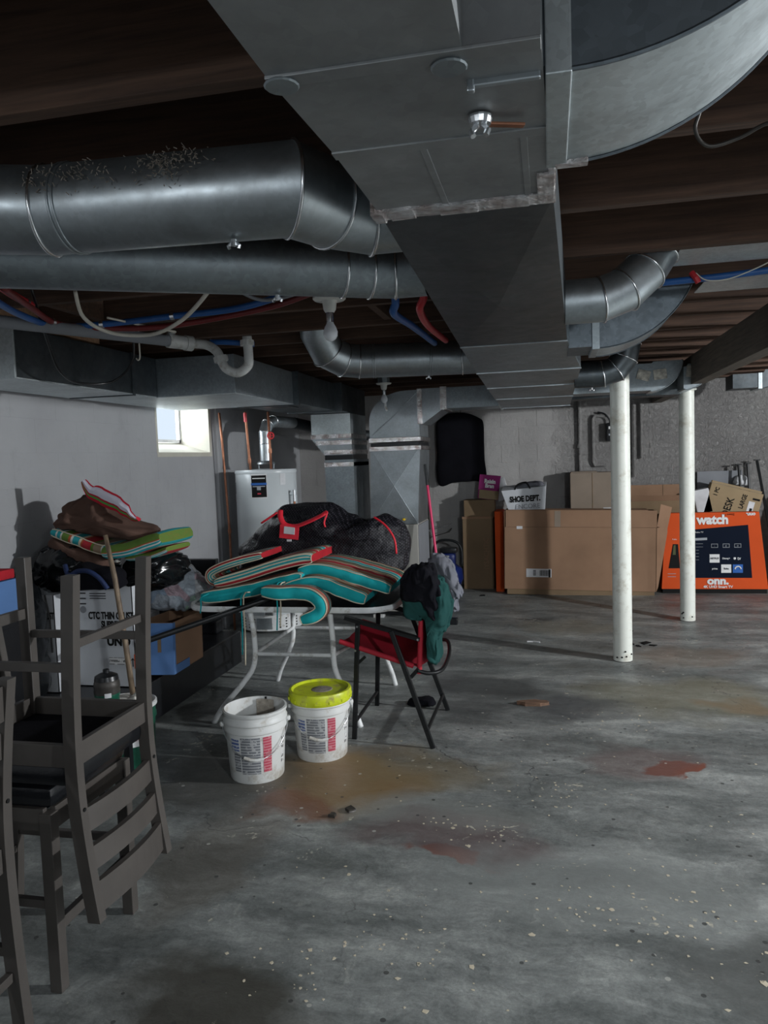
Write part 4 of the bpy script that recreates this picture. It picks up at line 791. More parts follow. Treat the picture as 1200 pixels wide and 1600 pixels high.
# ------------------------------------------------------------------ pails
def pail(label, x, y, lid, rz):
    t = thing('plastic_pail', label, 'bucket', (x, y, 0), 'white compound pails')
    Hh = .335; R0, R1 = .128, .148
    def rr(z): return R0+(R1-R0)*z/Hh
    prof = [(.10, .003), (R0-.004, 0), (R0, .008), (rr(.235), .235), (rr(.24)+.007, .24), (rr(.25)+.008, .25), (rr(.26)+.002, .262), (rr(.275)+.002, .275), (rr(.28)+.008, .28), (rr(.29)+.008, .288), (rr(.3)+.002, .296), (rr(.31)+.002, .315), (rr(.32)+.006, .32), (rr(.33)+.006, .334), (rr(.33)-.003, .336), (rr(.32)-.004, .32), (rr(.2)-.004, .20), (rr(.1)-.004, .16)]
    b = lathe(B(), prof, (x, y, 0), 48, caps=False)
    obj('pail_body', b, PAIL, t, smooth='auto')
    if lid:
        obj('lid', lathe(B(), [(R1+.004, .285), (R1+.012, .30), (R1+.013, .335), (R1+.009, .345), (R1-.002, .347), (R1-.012, .336), (.1, .335), (.0, .337)], (x, y, 0), 48), LIME, t, smooth='auto')
        obj('lid_stain', lathe(B(), [(.055, .336), (.05, .338), (0, .3385)], (x+.01, y+.0, 0), 20), SLUDGE, t, smooth=True)
        for i in range(14): a = 2*PI*i/14; obj('lid_tab', bx(-.002, .004, -.016, .016, 0, .014, .001, M=Matrix.Translation((x+(R1+.011)*math.cos(a), y+(R1+.011)*math.sin(a), .300)) @ Matrix.Rotation(a, 4, 'Z')), LIME, t)
    else:
        obj('dried_contents', lathe(B(), [(.13, .19), (.138, .21), (.12, .195), (0, .19)], (x, y, 0), 32), SLUDGE, t, smooth=True)
        b = curve_patch(x, y, -(rr(.28)-.010), 1.2-PI, 1.9-PI, .20, .325, 8, .001); obj('dried_smear', b, SLUDGE, t)
        obj('drip', bx(x-.002, x+.006, y+R1-.012, y+R1-.006, .26, .335), INK, t)
    az = math.atan2(-y, -x)+rz
    for a, b_, z0, z1, m_ in ((-.95, -.62, .16, .215, PRB), (-.85, -.6, .06, .15, PRG), (-.55, .12, .05, .225, PRG), (.22, .52, .055, .225, PRR), (1.0, 1.15, .07, .12, PRW), (1.0, 1.15, .14, .2, PRW)):
        # follow the taper with a slightly proud curved label
        n = 8; bb = B(); prev = None
        for i in range(n+1):
            an = az+a+(b_-a)*i/n; cur = [bb.verts.new((x+r_*math.cos(an), y+r_*math.sin(an), z)) for r_, z in ((rr(z0)-.002, z0), (rr(z0)+.0012, z0), (rr(z1)+.0012, z1), (rr(z1)-.002, z1))]
            if prev:
                for j in range(4): bb.faces.new((prev[j], prev[(j+1) % 4], cur[(j+1) % 4], cur[j]))
            else: bb.faces.new(cur)
            prev = cur
        bb.faces.new(prev[::-1]); obj('printed_label', bb, m_, t)
    # wire handle hanging in front
    e = az; ex = Vector((-math.sin(e), math.cos(e), 0)); fwd = Vector((math.cos(e), math.sin(e), 0)); c_ = Vector((x, y, 0)); rh = R1+.007
    pts = []
    for i in range(17):
        a = -PI/2+PI*i/16; sgn = math.sin(a); drop = math.cos(a); pts.append(c_+ex*rh*sgn*1.0+fwd*(rh*drop*1.02)+Vector((0, 0, .262-.135*drop**1.3)))
    obj('wire_handle', tb(pts, .0025, 6), CHROME, t, smooth=True)
    mid = pts[6:10]; obj('grip', tb(mid, .008, 8), PAIL, t, smooth='auto'); obj('ear', lathe(B(), [(.012, -.01), (.014, 0), (.012, .01)], pts[0], 10), PAIL, t); obj('ear', lathe(B(), [(.012, -.01), (.014, 0), (.012, .01)], pts[-1], 10), PAIL, t)
    return t
pail('open white plastic pail with dried compound inside, left of the lidded one', -1.405, 3.335, False, .0); pail('white plastic pail closed with a dirty lime green lid', -1.165, 3.62, True, .0)
# ------------------------------------------------------------------ red folding chair with clothes
fc = thing('folding_chair', 'red fabric folding chair with black frame, clothes thrown over its back', 'chair', (-.82, 4.07, 0))
def bar(nm, p, q, w_=.012, h_=.02, mat=BLK):
    p, q = Vector(p), Vector(q); d = q-p; L = d.length; z_ = d.normalized(); y_ = Vector((0, 1, 0)); y_ = (y_-z_*y_.dot(z_)).normalized(); x_ = y_.cross(z_)
    Mx = Matrix((x_, y_, z_)).transposed().to_4x4(); Mx.translation = p; return obj(nm, bx(-h_/2, h_/2, -w_/2, w_/2, 0, L, .003, M=Mx), mat, fc)
for s, Y0, Y1 in ((0, 3.83, 3.86), (1, 4.38, 4.36)):
    Yr = 3.75 if s == 0 else 4.34
    bar('leg', (-1.05, Y0, 0), (-1.015, Y1, .625), .018, .026)
    bar('leg', (-.61, Yr, 0), (-.83, Y1+(.02 if s else -.02), .59), .018, .026)
    bar('armrest', (-1.085, Y1, .655), (-.68, Y1, .545), .03, .02)
    obj('back_post', tb([(-.69, Y1, .36), (-.675, Y1, .60), (-.655, Y1, .87)], .014, 10), REDF, fc, smooth='auto')
    obj('seat_rail', tb([(-1.12, Y1, .525), (-.72, Y1, .40)], .014, 10), REDF, fc, smooth='auto')
    for p in ((-1.015, .61), (-1.03, .48), (-.825, .575), (-.69, .545), (-.735, .34)): obj('rivet', tb([(p[0], Y1-.022, p[1]), (p[0], Y1-.014, p[1])], .006, 8), CHROME, fc)
    bar('link', (-.735, Y1-.01, .34), (-.69, Y1-.01, .39), .01, .02)
    bar('brace', (-1.03, Y1, .40), (-.98, Y1, .445), .01, .016)
obj('crossbar', tb([(-1.045, 3.84, .09), (-1.045, 4.37, .09)], .010, 8), BLK, fc); obj('crossbar', tb([(-.64, 3.755, .09), (-.64, 4.34, .09)], .010, 8), BLK, fc)
obj('rear_loop', tb(smooth_path([(-.70, 3.85, .38), (-.64, 3.87, .36), (-.58, 3.95, .36), (-.575, 4.2, .38), (-.60, 4.33, .42), (-.66, 4.36, .42)], 5), .011, 10), BLK, fc, smooth=True)
b = B(); G = []
for i in range(13):
    u = i/12; row = []
    for j in range(13):
        v_ = j/12; x = -1.12+.42*u; y = 3.86+.5*v_; z = .525-.125*u-.07*math.sin(PI*v_)*(.35+.65*math.sin(PI*u*.9))+.004*noise.noise(Vector((x*20, y*20, 0)))
        row.append(b.verts.new((x, y, z)))
    G.append(row)
for i in range(12):
    for j in range(12): b.faces.new((G[i][j], G[i+1][j], G[i+1][j+1], G[i][j+1]))
r_ = bmesh.ops.extrude_face_region(b, geom=b.faces[:]); [setattr(v.co, 'z', v.co.z-.004) for v in r_['geom'] if isinstance(v, bmesh.types.BMVert)]
obj('seat', b, REDF, fc, smooth='auto')
b = B(); G = []
for i in range(11):
    u = i/10; row = []
    for j in range(11):
        v_ = j/10; z = .40+.44*u; x = -.69+.04*u+.05*math.sin(PI*v_)*(1-.4*u); row.append(b.verts.new((x, 3.86+.5*v_, z)))
    G.append(row)
for i in range(10):
    for j in range(10): b.faces.new((G[i][j], G[i+1][j], G[i+1][j+1], G[i][j+1]))
r_ = bmesh.ops.extrude_face_region(b, geom=b.faces[:]); [setattr(v.co, 'x', v.co.x+.004) for v in r_['geom'] if isinstance(v, bmesh.types.BMVert)]
obj('backrest', b, REDF, fc, smooth='auto')
def cloth(nm, label, ol_, yc, dep, mat, amp=.012, fr_=9, seed=1, cat='clothing'):
    o = obj(nm, sack(ol_, yc, dep, amp, fr_, seed, .35, 150, 27, fold=(.022, 24, 5)), mat, smooth=True); return tag(o, label, cat)
cloth('green_shirt', 'dark green shirt hanging lowest over the back of the red chair', [(-.775, .79), (-.775, .68), (-.72, .655), (-.655, .665), (-.635, .50), (-.635, .41), (-.585, .42), (-.575, .55), (-.535, .60), (-.515, .72), (-.56, .85), (-.68, .87)], 3.93, .12, GRNF, .012, 9, 1)
cloth('black_shirt', 'black shirt bunched over the red chair back above the green one', [(-.765, .78), (-.76, .88), (-.70, .935), (-.62, .94), (-.575, .85), (-.565, .73), (-.585, .64), (-.625, .655), (-.66, .74), (-.71, .745)], 3.87, .08, BLKC, .014, 9, 5)
cloth('grey_shirt', 'grey shirt draped behind the black one on the red chair', [(-.66, .93), (-.60, .965), (-.54, .93), (-.50, .84), (-.475, .74), (-.50, .72), (-.51, .65), (-.545, .68), (-.57, .78), (-.60, .88)], 4.09, .07, GRYC, .012, 12, 9)
ba = obj('bag_strap_pile', sack([(-.86, .0), (-.855, .03), (-.80, .045), (-.73, .05), (-.70, .03), (-.71, .0)], 4.42, .05, .006, 20, 4, .5, 40, 9, flat=.001), BLKC, smooth=True); tag(ba, 'small crumpled black cloth on the floor under the red chair', 'cloth')
# ------------------------------------------------------------------ low black bench and the junk on it along the left wall
bn = thing('low_bench', 'low black bench with tall end panel against the left wall under the junk', 'bench', (-2.6, 4.2, 0))
obj('bench_body', bx(-2.90, -2.24, 2.9, 5.12, .04, .27, .006), BLKF, bn); obj('end_panel', bx(-2.90, -2.42, 5.14, 5.20, .03, .80, .008), BLKF, bn); obj('end_ledge', bx(-2.88, -2.38, 5.02, 5.135, .27, .36, .01), BLKF, bn)
for x, y in ((-2.36, 5.05), (-2.36, 3.0), (-2.84, 5.05), (-2.84, 3.0)): obj('foot', lathe(B(), [(.02, 0), (.03, .04)], (x, y, 0), 12), BLK, bn)
def carton(label, x0, x1, y0, y1, z0, z1, mat=WBOX, M_=None, nm='carton', open_=True, group=None):
    t = thing(nm, label, 'box', ((x0+x1)/2, (y0+y1)/2, z0), group); b = B()
    if open_:
        box(b, x0, x1, y0, y0+.004, z0, z1, M=M_); box(b, x0, x1, y1-.004, y1, z0, z1, M=M_); box(b, x0, x0+.004, y0, y1, z0, z1, M=M_); box(b, x1-.004, x1, y0, y1, z0, z1, M=M_); box(b, x0, x1, y0, y1, z0, z0+.004, M=M_)
    else: box(b, x0, x1, y0, y1, z0, z1, .003, M=M_)
    obj('box_body', b, mat, t); return t
ct = carton('white pizza crust carton with black lettering, right one on the bench', -2.63, -2.27, 3.74, 3.85, .272, .84)
FR = FRONT
text('CTC THIN CRUST', .056, (-2.405, 3.737, .675), FR, INK, ct, sx=.62, bold=.002); text('SUPREME', .054, (-2.395, 3.737, .625), FR, INK, ct, sx=.66, bold=.002); text('UNO', .07, (-2.365, 3.737, .53), FR, INK, ct, sx=.9, bold=.003)
for i in range(3): obj('fine_print', bx(-2.53, -2.43, 3.736, 3.739, .80-i*.014, .804-i*.014), INK, ct); obj('fine_print', bx(-2.60, -2.555, 3.736, 3.739, .80-i*.03, .806-i*.03), INK, ct)
obj('round_seal', lathe(B(), [(.02, 0), (.02, .001)], (0, 0, 0), 16), GREYP, ct); ct.children[-1].data.transform(Matrix.Translation(Vector((-2.575, 3.737, .71))-wl(ct)) @ Matrix.Rotation(PI/2, 4, 'X') @ Matrix.Translation(wl(ct)))
obj('barcode', bx(-2.43, -2.33, 3.736, 3.739, .40, .44), PRW, ct); b = B()
for x in (-2.31, -2.285): tube(b, [(x, 3.737, .39), (x, 3.737, .435)], .003, 4); tube(b, [(x-.01, 3.737, .425), (x, 3.737, .437), (x+.01, 3.737, .425)], .002, 4)
obj('arrow_symbol', b, INK, ct); obj('red_corner', bx(-2.275, -2.249, 3.736, 3.74, .38, .46), ORANGE, ct)
ct2 = carton('white pizza crust carton half hidden behind the chairs, left one on the bench', -2.89, -2.66, 3.60, 3.86, .272, .815)
text('CTC THIN CRUST', .052, (-2.765, 3.597, .70), FR, INK, ct2, sx=.5, bold=.002); text('SUPREME', .050, (-2.775, 3.597, .655), FR, INK, ct2, sx=.6, bold=.002)
for x in (-2.735, -2.685): obj('strap', tb([(x-.02, 3.59, .82), (x, 3.592, .7), (x+.005, 3.592, .5)], .008, 6, sy=.4), INK, ct2)
Mb = Matrix.Translation((-2.28, 4.14, .285)) @ Matrix.Rotation(.12, 4, 'Z') @ Matrix.Rotation(-.06, 4, 'X')
bb_ = carton('cardboard box with blue printed side standing tilted on the bench end', -.10, .12, -.25, .25, 0, .30, CB, Mb, 'cardboard_box'); obj('blue_panel', bx(-.101, .121, -.254, -.251, .0, .298, M=Mb), BLUEBOX, bb_); obj('blue_panel', bx(.121, .124, -.25, .0, .0, .05, M=Mb), BLUEBOX, bb_); obj('blue_panel', bx(.121, .124, -.25, -.22, .05, .298, M=Mb), BLUEBOX, bb_)
obj('hand_slot', bx(.03, .05, -.257, -.254, .13, .22, M=Mb), CB2, bb_)
o = obj('plastic_bag', sack([(-2.52, .60), (-2.47, .73), (-2.38, .83), (-2.27, .87), (-2.21, .80), (-2.14, .74), (-2.15, .63), (-2.26, .585), (-2.42, .58)], 4.40, .15, .018, 7, 2, .5, 120, 25, fold=(.02, 13, 9)), CLEAR, smooth=True); tag(o, 'cloudy plastic bag stuffed with coloured things on the blue sided box', 'bag')
o = obj('trash_bag', sack([(-2.88, .86), (-2.86, 1.0), (-2.80, 1.08), (-2.62, 1.10), (-2.50, 1.03), (-2.44, .93), (-2.50, .85), (-2.7, .82)], 3.86, .24, .035, 5, 1, .5, 140, 27, fold=(.022, 9, 12)), TRASH, smooth=True); tag(o, 'large shiny black trash bag heaped against the wall at the left', 'bag')
o = obj('trash_bag', sack([(-2.42, .82), (-2.43, .93), (-2.30, 1.02), (-2.16, 1.01), (-2.09, .95), (-2.10, .86), (-2.2, .80)], 4.0, .16, .025, 7, 8, .5, 140, 25, fold=(.022, 9, 12)), TRASH, smooth=True); tag(o, 'black trash bag bulging out at the right under the striped pad', 'bag')
o = obj('trash_bag', sack([(-2.90, .28), (-2.90, .75), (-2.83, .95), (-2.74, .96), (-2.66, .84), (-2.64, .5), (-2.66, .28)], 3.45, .12, .02, 5, 5, .45, 70, 15, flat=.273, fold=(.015, 9, 6)), TRASH, smooth=True); tag(o, 'black trash bag standing low at the left edge behind the chairs', 'bag')
nv = obj('tote_bag', sack([(-2.58, .845), (-2.57, .95), (-2.50, .985), (-2.40, .965), (-2.30, .96), (-2.26, .90), (-2.29, .845)], 3.66, .07, .012, 9, 3, .45, 60, 13), BLKC, smooth=True); tag(nv, 'limp black and navy bag lying on the white cartons', 'bag')
o = pipe('blue_strap', 'navy blue strap curling over the black bag on the cartons', [(-2.56, 3.58, .985), (-2.52, 3.55, .935), (-2.47, 3.56, .955), (-2.40, 3.55, .955), (-2.34, 3.55, .92), (-2.30, 3.56, .86)], .013, NAVC, 'strap')
# striped pad, blanket and stocking
pg = thing('striped_cushion', 'green, teal and red striped pad folded under the brown blanket', 'cushion', (-2.4, 3.75, 1.0))
bm, pip = slab([(-2.70, 1.155), (-2.56, 1.11), (-2.44, 1.065), (-2.32, 1.05), (-2.22, 1.045)], 3.68, 4.02, .05, k=6, wob=.006)
def restripe(bm_):
    uvl = bm_.loops.layers.uv.active
    for f in bm_.faces:
        for lp in f.loops: u_, v_ = lp[uvl].uv; lp[uvl].uv = (min(.999, u_/.52), v_)
restripe(bm); cv = obj('cover', bm, [STG, STG, STE], pg, smooth='auto')
bm, pip2 = slab([(-2.38, 1.04), (-2.24, 1.055), (-2.12, 1.09), (-2.03, 1.115)], 3.66, 4.02, .075, k=5); restripe(bm); pip2.free(); obj('cover_fold', bm, [STG, STE, STE], pg, smooth='auto'); obj('piping', pip, CREAM, cv, smooth=True)
bm, pip2 = slab([(-2.30, .995), (-2.16, 1.01), (-2.05, 1.045)], 3.76, 4.02, .035, k=5); restripe(bm); pip2.free(); obj('cover_fold', bm, [STG, STE, STE], pg, smooth='auto')
br = obj('brown_blanket', sack([(-2.74, 1.14), (-2.74, 1.22), (-2.66, 1.30), (-2.53, 1.36), (-2.44, 1.355), (-2.38, 1.27), (-2.27, 1.20), (-2.15, 1.15), (-2.12, 1.11), (-2.24, 1.085), (-2.35, 1.085), (-2.50, 1.12), (-2.62, 1.16)], 3.82, .15, .018, 5, 6, .6, 160, 33, fold=(.024, 6, 16)), BROWN, smooth=True); tag(br, 'crumpled brown blanket topping the heap by the left wall', 'blanket')
br2 = obj('blanket_corner', sack([(-2.74, 1.08), (-2.70, 1.12), (-2.56, 1.07), (-2.44, 1.02), (-2.38, .99), (-2.40, .95), (-2.52, .98), (-2.66, 1.03)], 3.72, .06, .012, 7, 4, .5, 60, 11), BROWN, br, smooth=True)
# stocking
bm = B(); uvl = bm.loops.layers.uv.new('UVMap'); pts = smooth_path([(-2.52, 0, 1.425), (-2.49, 0, 1.35), (-2.42, 0, 1.30), (-2.33, 0, 1.265), (-2.24, 0, 1.215), (-2.18, 0, 1.205)], 5); R = []
for i, p in enumerate(pts):
    wd = .03+.075*math.sin(PI*min(1, (i+2)/len(pts)))**.8; tn = (pts[min(i+1, len(pts)-1)]-pts[max(i-1, 0)]).normalized(); nr = Vector((-tn.z, 0, tn.x))
    if nr.z < 0: nr = -nr
    R.append([(bm.verts.new(p+nr*(wd*a+.01*noise.noise(p*20))+Vector((0, 3.69+.02*math.cos(a*3)+d, 0))), (a+.0)) for a, d in ((0, 0), (.33, -.012), (.66, -.008), (1, .012), (.66, .03), (.33, .03))])
for i, (A_, D_) in enumerate(zip(R, R[1:])):
    for j in range(6):
        j2 = (j+1) % 6; f = bm.faces.new((A_[j][0], A_[j2][0], D_[j2][0], D_[j][0]))
        for lp, q in zip(f.loops, (A_[j][1], A_[j2][1], D_[j2][1], D_[j][1])): lp[uvl].uv = (0, min(.99, q))
bm.faces.new([a[0] for a in R[0]][::-1]); bm.faces.new([a[0] for a in R[-1]])
o = obj('holiday_stocking', bm, XMAS, smooth='auto'); tag(o, 'red, green and white festive stocking on top of the brown blanket', 'stocking')
st_ = obj('wooden_stick', tb([(-2.02, 3.30, .30), (-2.05, 3.30, .62), (-2.10, 3.32, .95), (-2.145, 3.33, 1.17)], [.014, .014, .013, .011], 9), STICKM, smooth=True); tag(st_, 'long peeling brown stick leaning upright in front of the white cartons', 'stick')
# bottle crate of detergent, jug, buckets
dt = thing('detergent_box', 'blue, red and yellow detergent box at the left edge', 'box', (-2.70, 3.12, .70)); obj('box_body', bx(-2.80, -2.59, 3.10, 3.25, .78, .97, .004), BLUEBOX, dt); obj('red_top', bx(-2.79, -2.60, 3.105, 3.24, .972, 1.02, .01), REDC, dt); obj('yellow_panel', bx(-2.66, -2.592, 3.096, 3.099, .85, .90), YEL, dt); obj('white_band', bx(-2.80, -2.592, 3.095, 3.099, .915, .925), WHT, dt); obj('blue_face', bx(-2.799, -2.592, 3.097, 3.1, .785, .965), BLUEP, dt)
sh = thing('crate', 'dark plastic crate at the left edge holding the detergent box', 'crate', (-2.68, 3.1, .27)); obj('crate_body', bx(-2.88, -2.56, 2.95, 3.30, .272, .775, .01), BLKF, sh); obj('crate_rim', bx(-2.885, -2.555, 2.945, 3.305, .74, .775, .006), BLKF, sh)
def gbucket(label, x, y, gloves):
    t = thing('green_bucket', label, 'bucket', (x, y, 0), 'green buckets'); obj('bucket_body', lathe(B(), [(.118, 0), (.12, .01), (.135, .27), (.141, .275), (.141, .29), (.137, .30), (.138, .34), (.132, .34), (.128, .25), (.112, .02)], (x, y, 0), 40), GRN, t, smooth='auto')
    obj('rim', lathe(B(), [(.139, .330), (.146, .335), (.146, .352), (.139, .356), (.130, .352), (.130, .334)], (x, y, 0), 40), PAIL, t, smooth='auto')
    if gloves:
        az = math.atan2(-y, -x); obj('oval_label', curve_patch(x, y, .1325, az-.2, az+.42, .165, .25, 8, .003), WHT, t)
        pa_ = az+.12; Rz = (PI/2, 0, pa_+PI/2); text('UMCO', .045, (x+.139*math.cos(pa_), y+.139*math.sin(pa_), .21), Rz, REDC, t, sx=.8, bold=.001)
    return t
gbucket('green bucket with white rim and oval label beside the stacked chairs', -2.05, 3.27, True)
gbucket('green bucket lower down behind the slats of the upturned chair', -2.12, 2.86, False) if 0 else None
gl = thing('work_glove', 'crumpled dirty white work glove lying on the green bucket', 'glove', (-2.02, 3.22, .358))
obj('palm', sack([(-2.13, .358), (-2.12, .39), (-2.04, .40), (-1.98, .385), (-1.99, .36)], 3.22, .05, .006, 20, 2, .5, 40, 9), GLOVE, gl, smooth=True)
for i, (dx, dy, dz, L) in enumerate(((.9, -.2, .5, .07), (.9, .0, .7, .085), (.85, .2, .8, .08), (.7, .4, .8, .065), (.2, -.7, .1, .06))):
    p = Vector((-1.995 if i < 4 else -2.06, 3.19+.02*i if i < 4 else 3.18, .38)); d = Vector((dx, dy, dz)).normalized(); obj('glove_finger', tb(smooth_path([p-d*.02, p+d*L*.5, p+d*L*.85+Vector((0, 0, -.006)), p+d*L+Vector((0, 0, -.012))], 4), [.011]*9+[.010, .009, .007, .004], 8), GLOVE, gl, smooth=True)
jg = thing('drink_jug', 'dark green insulated jug with black cap on a stand by the cartons', 'jug', (-2.03, 3.02, .30)); JX, JY_ = -1.985, 3.02
obj('jug_body', lathe(B(), [(.045, 0), (.052, .01), (.052, .11), (.056, .115), (.056, .125)], (JX, JY_, .355), 32), GRN, jg, smooth='auto'); obj('collar', lathe(B(), [(.056, .125), (.058, .13), (.056, .15), (.058, .155), (.056, .175), (.05, .185)], (JX, JY_, .355), 32), IRON, jg, smooth='auto')
obj('cap', lathe(B(), [(.054, .186), (.05, .205), (.03, .215), (.014, .217), (.014, .232), (.010, .235)], (JX, JY_, .355), 32), BLKF, jg, smooth='auto'); obj('label', curve_patch(JX, JY_, .057, -1.2, -.7, .47, .49), PAPER, jg)
sd = thing('small_stand', 'dark wooden stand with a pale top under the green jug', 'stand', (-2.03, 2.98, 0)); obj('top', bx(-2.24, -1.92, 2.86, 3.11, .33, .355, .003), GREYW, sd)
for x, y in ((-2.22, 2.88), (-1.94, 2.88), (-2.22, 3.09), (-1.94, 3.09)): obj('leg', bx(x-.015, x+.015, y-.015, y+.015, 0, .33), BLKF, sd)
# ------------------------------------------------------------------ along the back wall
tbx = thing('tall_box', 'narrow tall brown cardboard box standing left of the giant box', 'box', (-.78, 8.5, 0))
obj('box_body', bx(-.96, -.62, 8.42, 8.66, 0, .80, .003), CB2, tbx); obj('box_top', bx(-.94, -.60, 8.43, 8.66, .805, 1.0, .003), CB2, tbx); obj('torn_edge', bx(-.965, -.615, 8.415, 8.42, .79, .815, .001), CB, tbx)
text('CHROMCRAFT', .085, (-.69, 8.415, .40), (PI/2, -PI/2, 0), CB, tbx, sx=.8) if 0 else text('IYSACHTIC', .08, (-.70, 8.416, .40), (PI/2, -PI/2, 0), CB, tbx, sx=.9)
Mr = Matrix.Translation((-.66, 8.50, 1.0)) @ Matrix.Rotation(.12, 4, 'Y')
cr_ = thing('cereal_box', 'purple raisin cereal box on top of the narrow tall box', 'box', (-.68, 8.5, 1.0)); obj('box_body', bx(-.13, .10, -.03, .03, .0, .27, .002, M=Mr), PURP, cr_); obj('picture_panel', bx(-.118, .098, -.034, -.031, .004, .10, M=Mr), CBT, cr_); obj('side_panel', bx(.101, .103, -.028, .028, .01, .25, M=Mr), PAPER, cr_)
for s_, dz in (('Raisin', .20), ('Bran', .15)): text(s_, .062, Mr @ Vector((-.01, -.036, dz)), (PI/2, .12, 0), WHT, cr_, sx=.85, bold=.003)
tw = obj('small_carton', bx(-.09, .05, -.04, .04, 0, .24, .002, M=Matrix.Translation((-.47, 8.52, 1.0)) @ Matrix.Rotation(-.3, 4, 'Y')), PAPER); tag(tw, 'small white and grey carton leaning between cereal box and shopping bag', 'box')
op = obj('orange_panel', bx(-.59, -.50, 8.25, 8.6, .0, .88, .003), ORANGE); tag(op, 'thin orange box showing at the left end behind the giant cardboard box', 'box')
bc = thing('giant_box', 'giant flat brown cardboard television box with open right end', 'box', (.3, 8.15, 0)); Mg = Matrix.Translation((0, 8.05, .06)) @ Matrix.Rotation(.02, 4, 'Y')
obj('front_panel', bx(-.49, 1.04, 0, .005, .0, .66, .001, M=Mg), CB, bc); obj('front_top_band', bx(-.475, 1.045, .0, .005, .662, .835, .001, M=Mg), CB, bc)
obj('back_panel', bx(-.48, 1.04, .215, .22, 0, .83, M=Mg), CB2, bc); obj('left_side', bx(-.49, -.485, 0, .22, 0, .83, M=Mg), CB, bc); obj('top_panel', bx(-.475, .96, 0, .22, .836, .841, M=Mg), CB, bc); obj('bottom_panel', bx(-.46, 1.03, .01, .22, -.058, -.002, M=Mg), CB2, bc)
Mf = Mg @ Matrix.Translation((1.045, 0, .0)) @ Matrix.Rotation(.75, 4, 'Z'); obj('end_flap', prism(B(), [Mf @ Vector(p) for p in ((0, 0, 0), (.03, 0, .05), (.16, 0, .6), (.16, 0, .66), (0, 0, .66))], (0, .005, 0)), CB, bc)
Mf2 = Mg @ Matrix.Translation((1.045, 0, .67)) @ Matrix.Rotation(.75, 4, 'Z'); obj('end_flap', prism(B(), [Mf2 @ Vector(p) for p in ((0, 0, 0), (.16, 0, -.03), (.20, -.02, .19), (.03, -.02, .23))], (0, .005, 0)), CB, bc)
obj('tape_strip', bx(.03, .09, -.002, 0, .664, .83, M=Mg), CB3, bc); obj('small_label', bx(-.36, -.30, -.003, 0, .64, .67, M=Mg), PAPER, bc)
lb = obj('shipping_label', bx(-.26, .0, -.003, 0, .13, .22, M=Mg), PAPER, bc); b = B()
for i in range(12): box(b, -.12+.009*i, -.115+.009*i, -.0045, -.003, .145, .205, M=Mg)
for i in range(4): box(b, -.19, -.16, -.0045, -.003, .15+.015*i, .158+.015*i, M=Mg)
box(b, -.03, -.01, -.0045, -.003, .13, .215, M=Mg); o = obj('barcode', b, INK, lb); o['kind'] = 'stuff'
obj('small_label', bx(.70, .78, -.003, 0, .34, .385, M=Mg), PAPER, bc)
sb_ = thing('shopping_bag', 'white paper shopping bag with black lettering standing on the giant box', 'bag', (-.28, 8.15, .90)); b = B()
hexa(b, [(-.43, 8.10, .905), (-.05, 8.10, .905), (-.05, 8.24, .905), (-.43, 8.24, .905), (-.50, 8.08, 1.11), (-.04, 8.08, 1.15), (-.03, 8.28, 1.19), (-.49, 8.28, 1.15)]); obj('bag_body', b, WBOX, sb_)
text('SHOE DEPT.', .082, (-.255, 8.083, 1.02), (PI/2-.08, -.05, 0), INK, sb_, sx=.72, bold=.004); text('ENCORE', .07, (-.23, 8.093, .94), (PI/2-.08, -.05, 0), GREYP, sb_, sx=.95)
for y in (8.08, 8.24): obj('handle', tb(smooth_path([(-.36, y, 1.12), (-.33, y-.01, 1.17), (-.24, y-.02, 1.19), (-.2, y, 1.13)], 5), .008, 6), INK, sb_, smooth=True)
obj('tissue', sack([(-.34, 1.13), (-.30, 1.18), (-.16, 1.2), (-.07, 1.19), (-.08, 1.14)], 8.18, .07, .01, 9, 2), GRYC, sb_, smooth=True)
gb = thing('upright_box', 'plain grey-brown cardboard box rising behind the giant box by the conduits', 'box', (.44, 8.5, 0)); obj('box_body', bx(.22, .68, 8.40, 8.66, 0, 1.27, .004), CB3, gb); obj('top_flap', bx(.23, .50, 8.40, 8.62, 1.272, 1.282, .001), CB3, gb); obj('centre_crease', bx(.448, .453, 8.396, 8.40, .01, 1.265), CB2, gb); obj('label', bx(.56, .66, 8.396, 8.4, .86, .89), PAPER, gb)
ob = thing('open_box', 'open brown cardboard box low behind the two white columns', 'box', (1.1, 8.5, 0)); obj('box_body', bx(.82, 1.42, 8.42, 8.66, 0, .95, .004), CB2, ob); obj('back_flap', bx(.82, 1.42, 8.64, 8.65, .95, 1.11, .001), CB, ob); obj('front_flap', bx(.85, 1.40, -.005, .0, 0, .07, M=Matrix.Translation((0, 8.42, .95)) @ Matrix.Rotation(.6, 4, 'X')), CB, ob); obj('crease', bx(1.20, 1.203, 8.636, 8.64, .95, 1.11), CB2, ob)
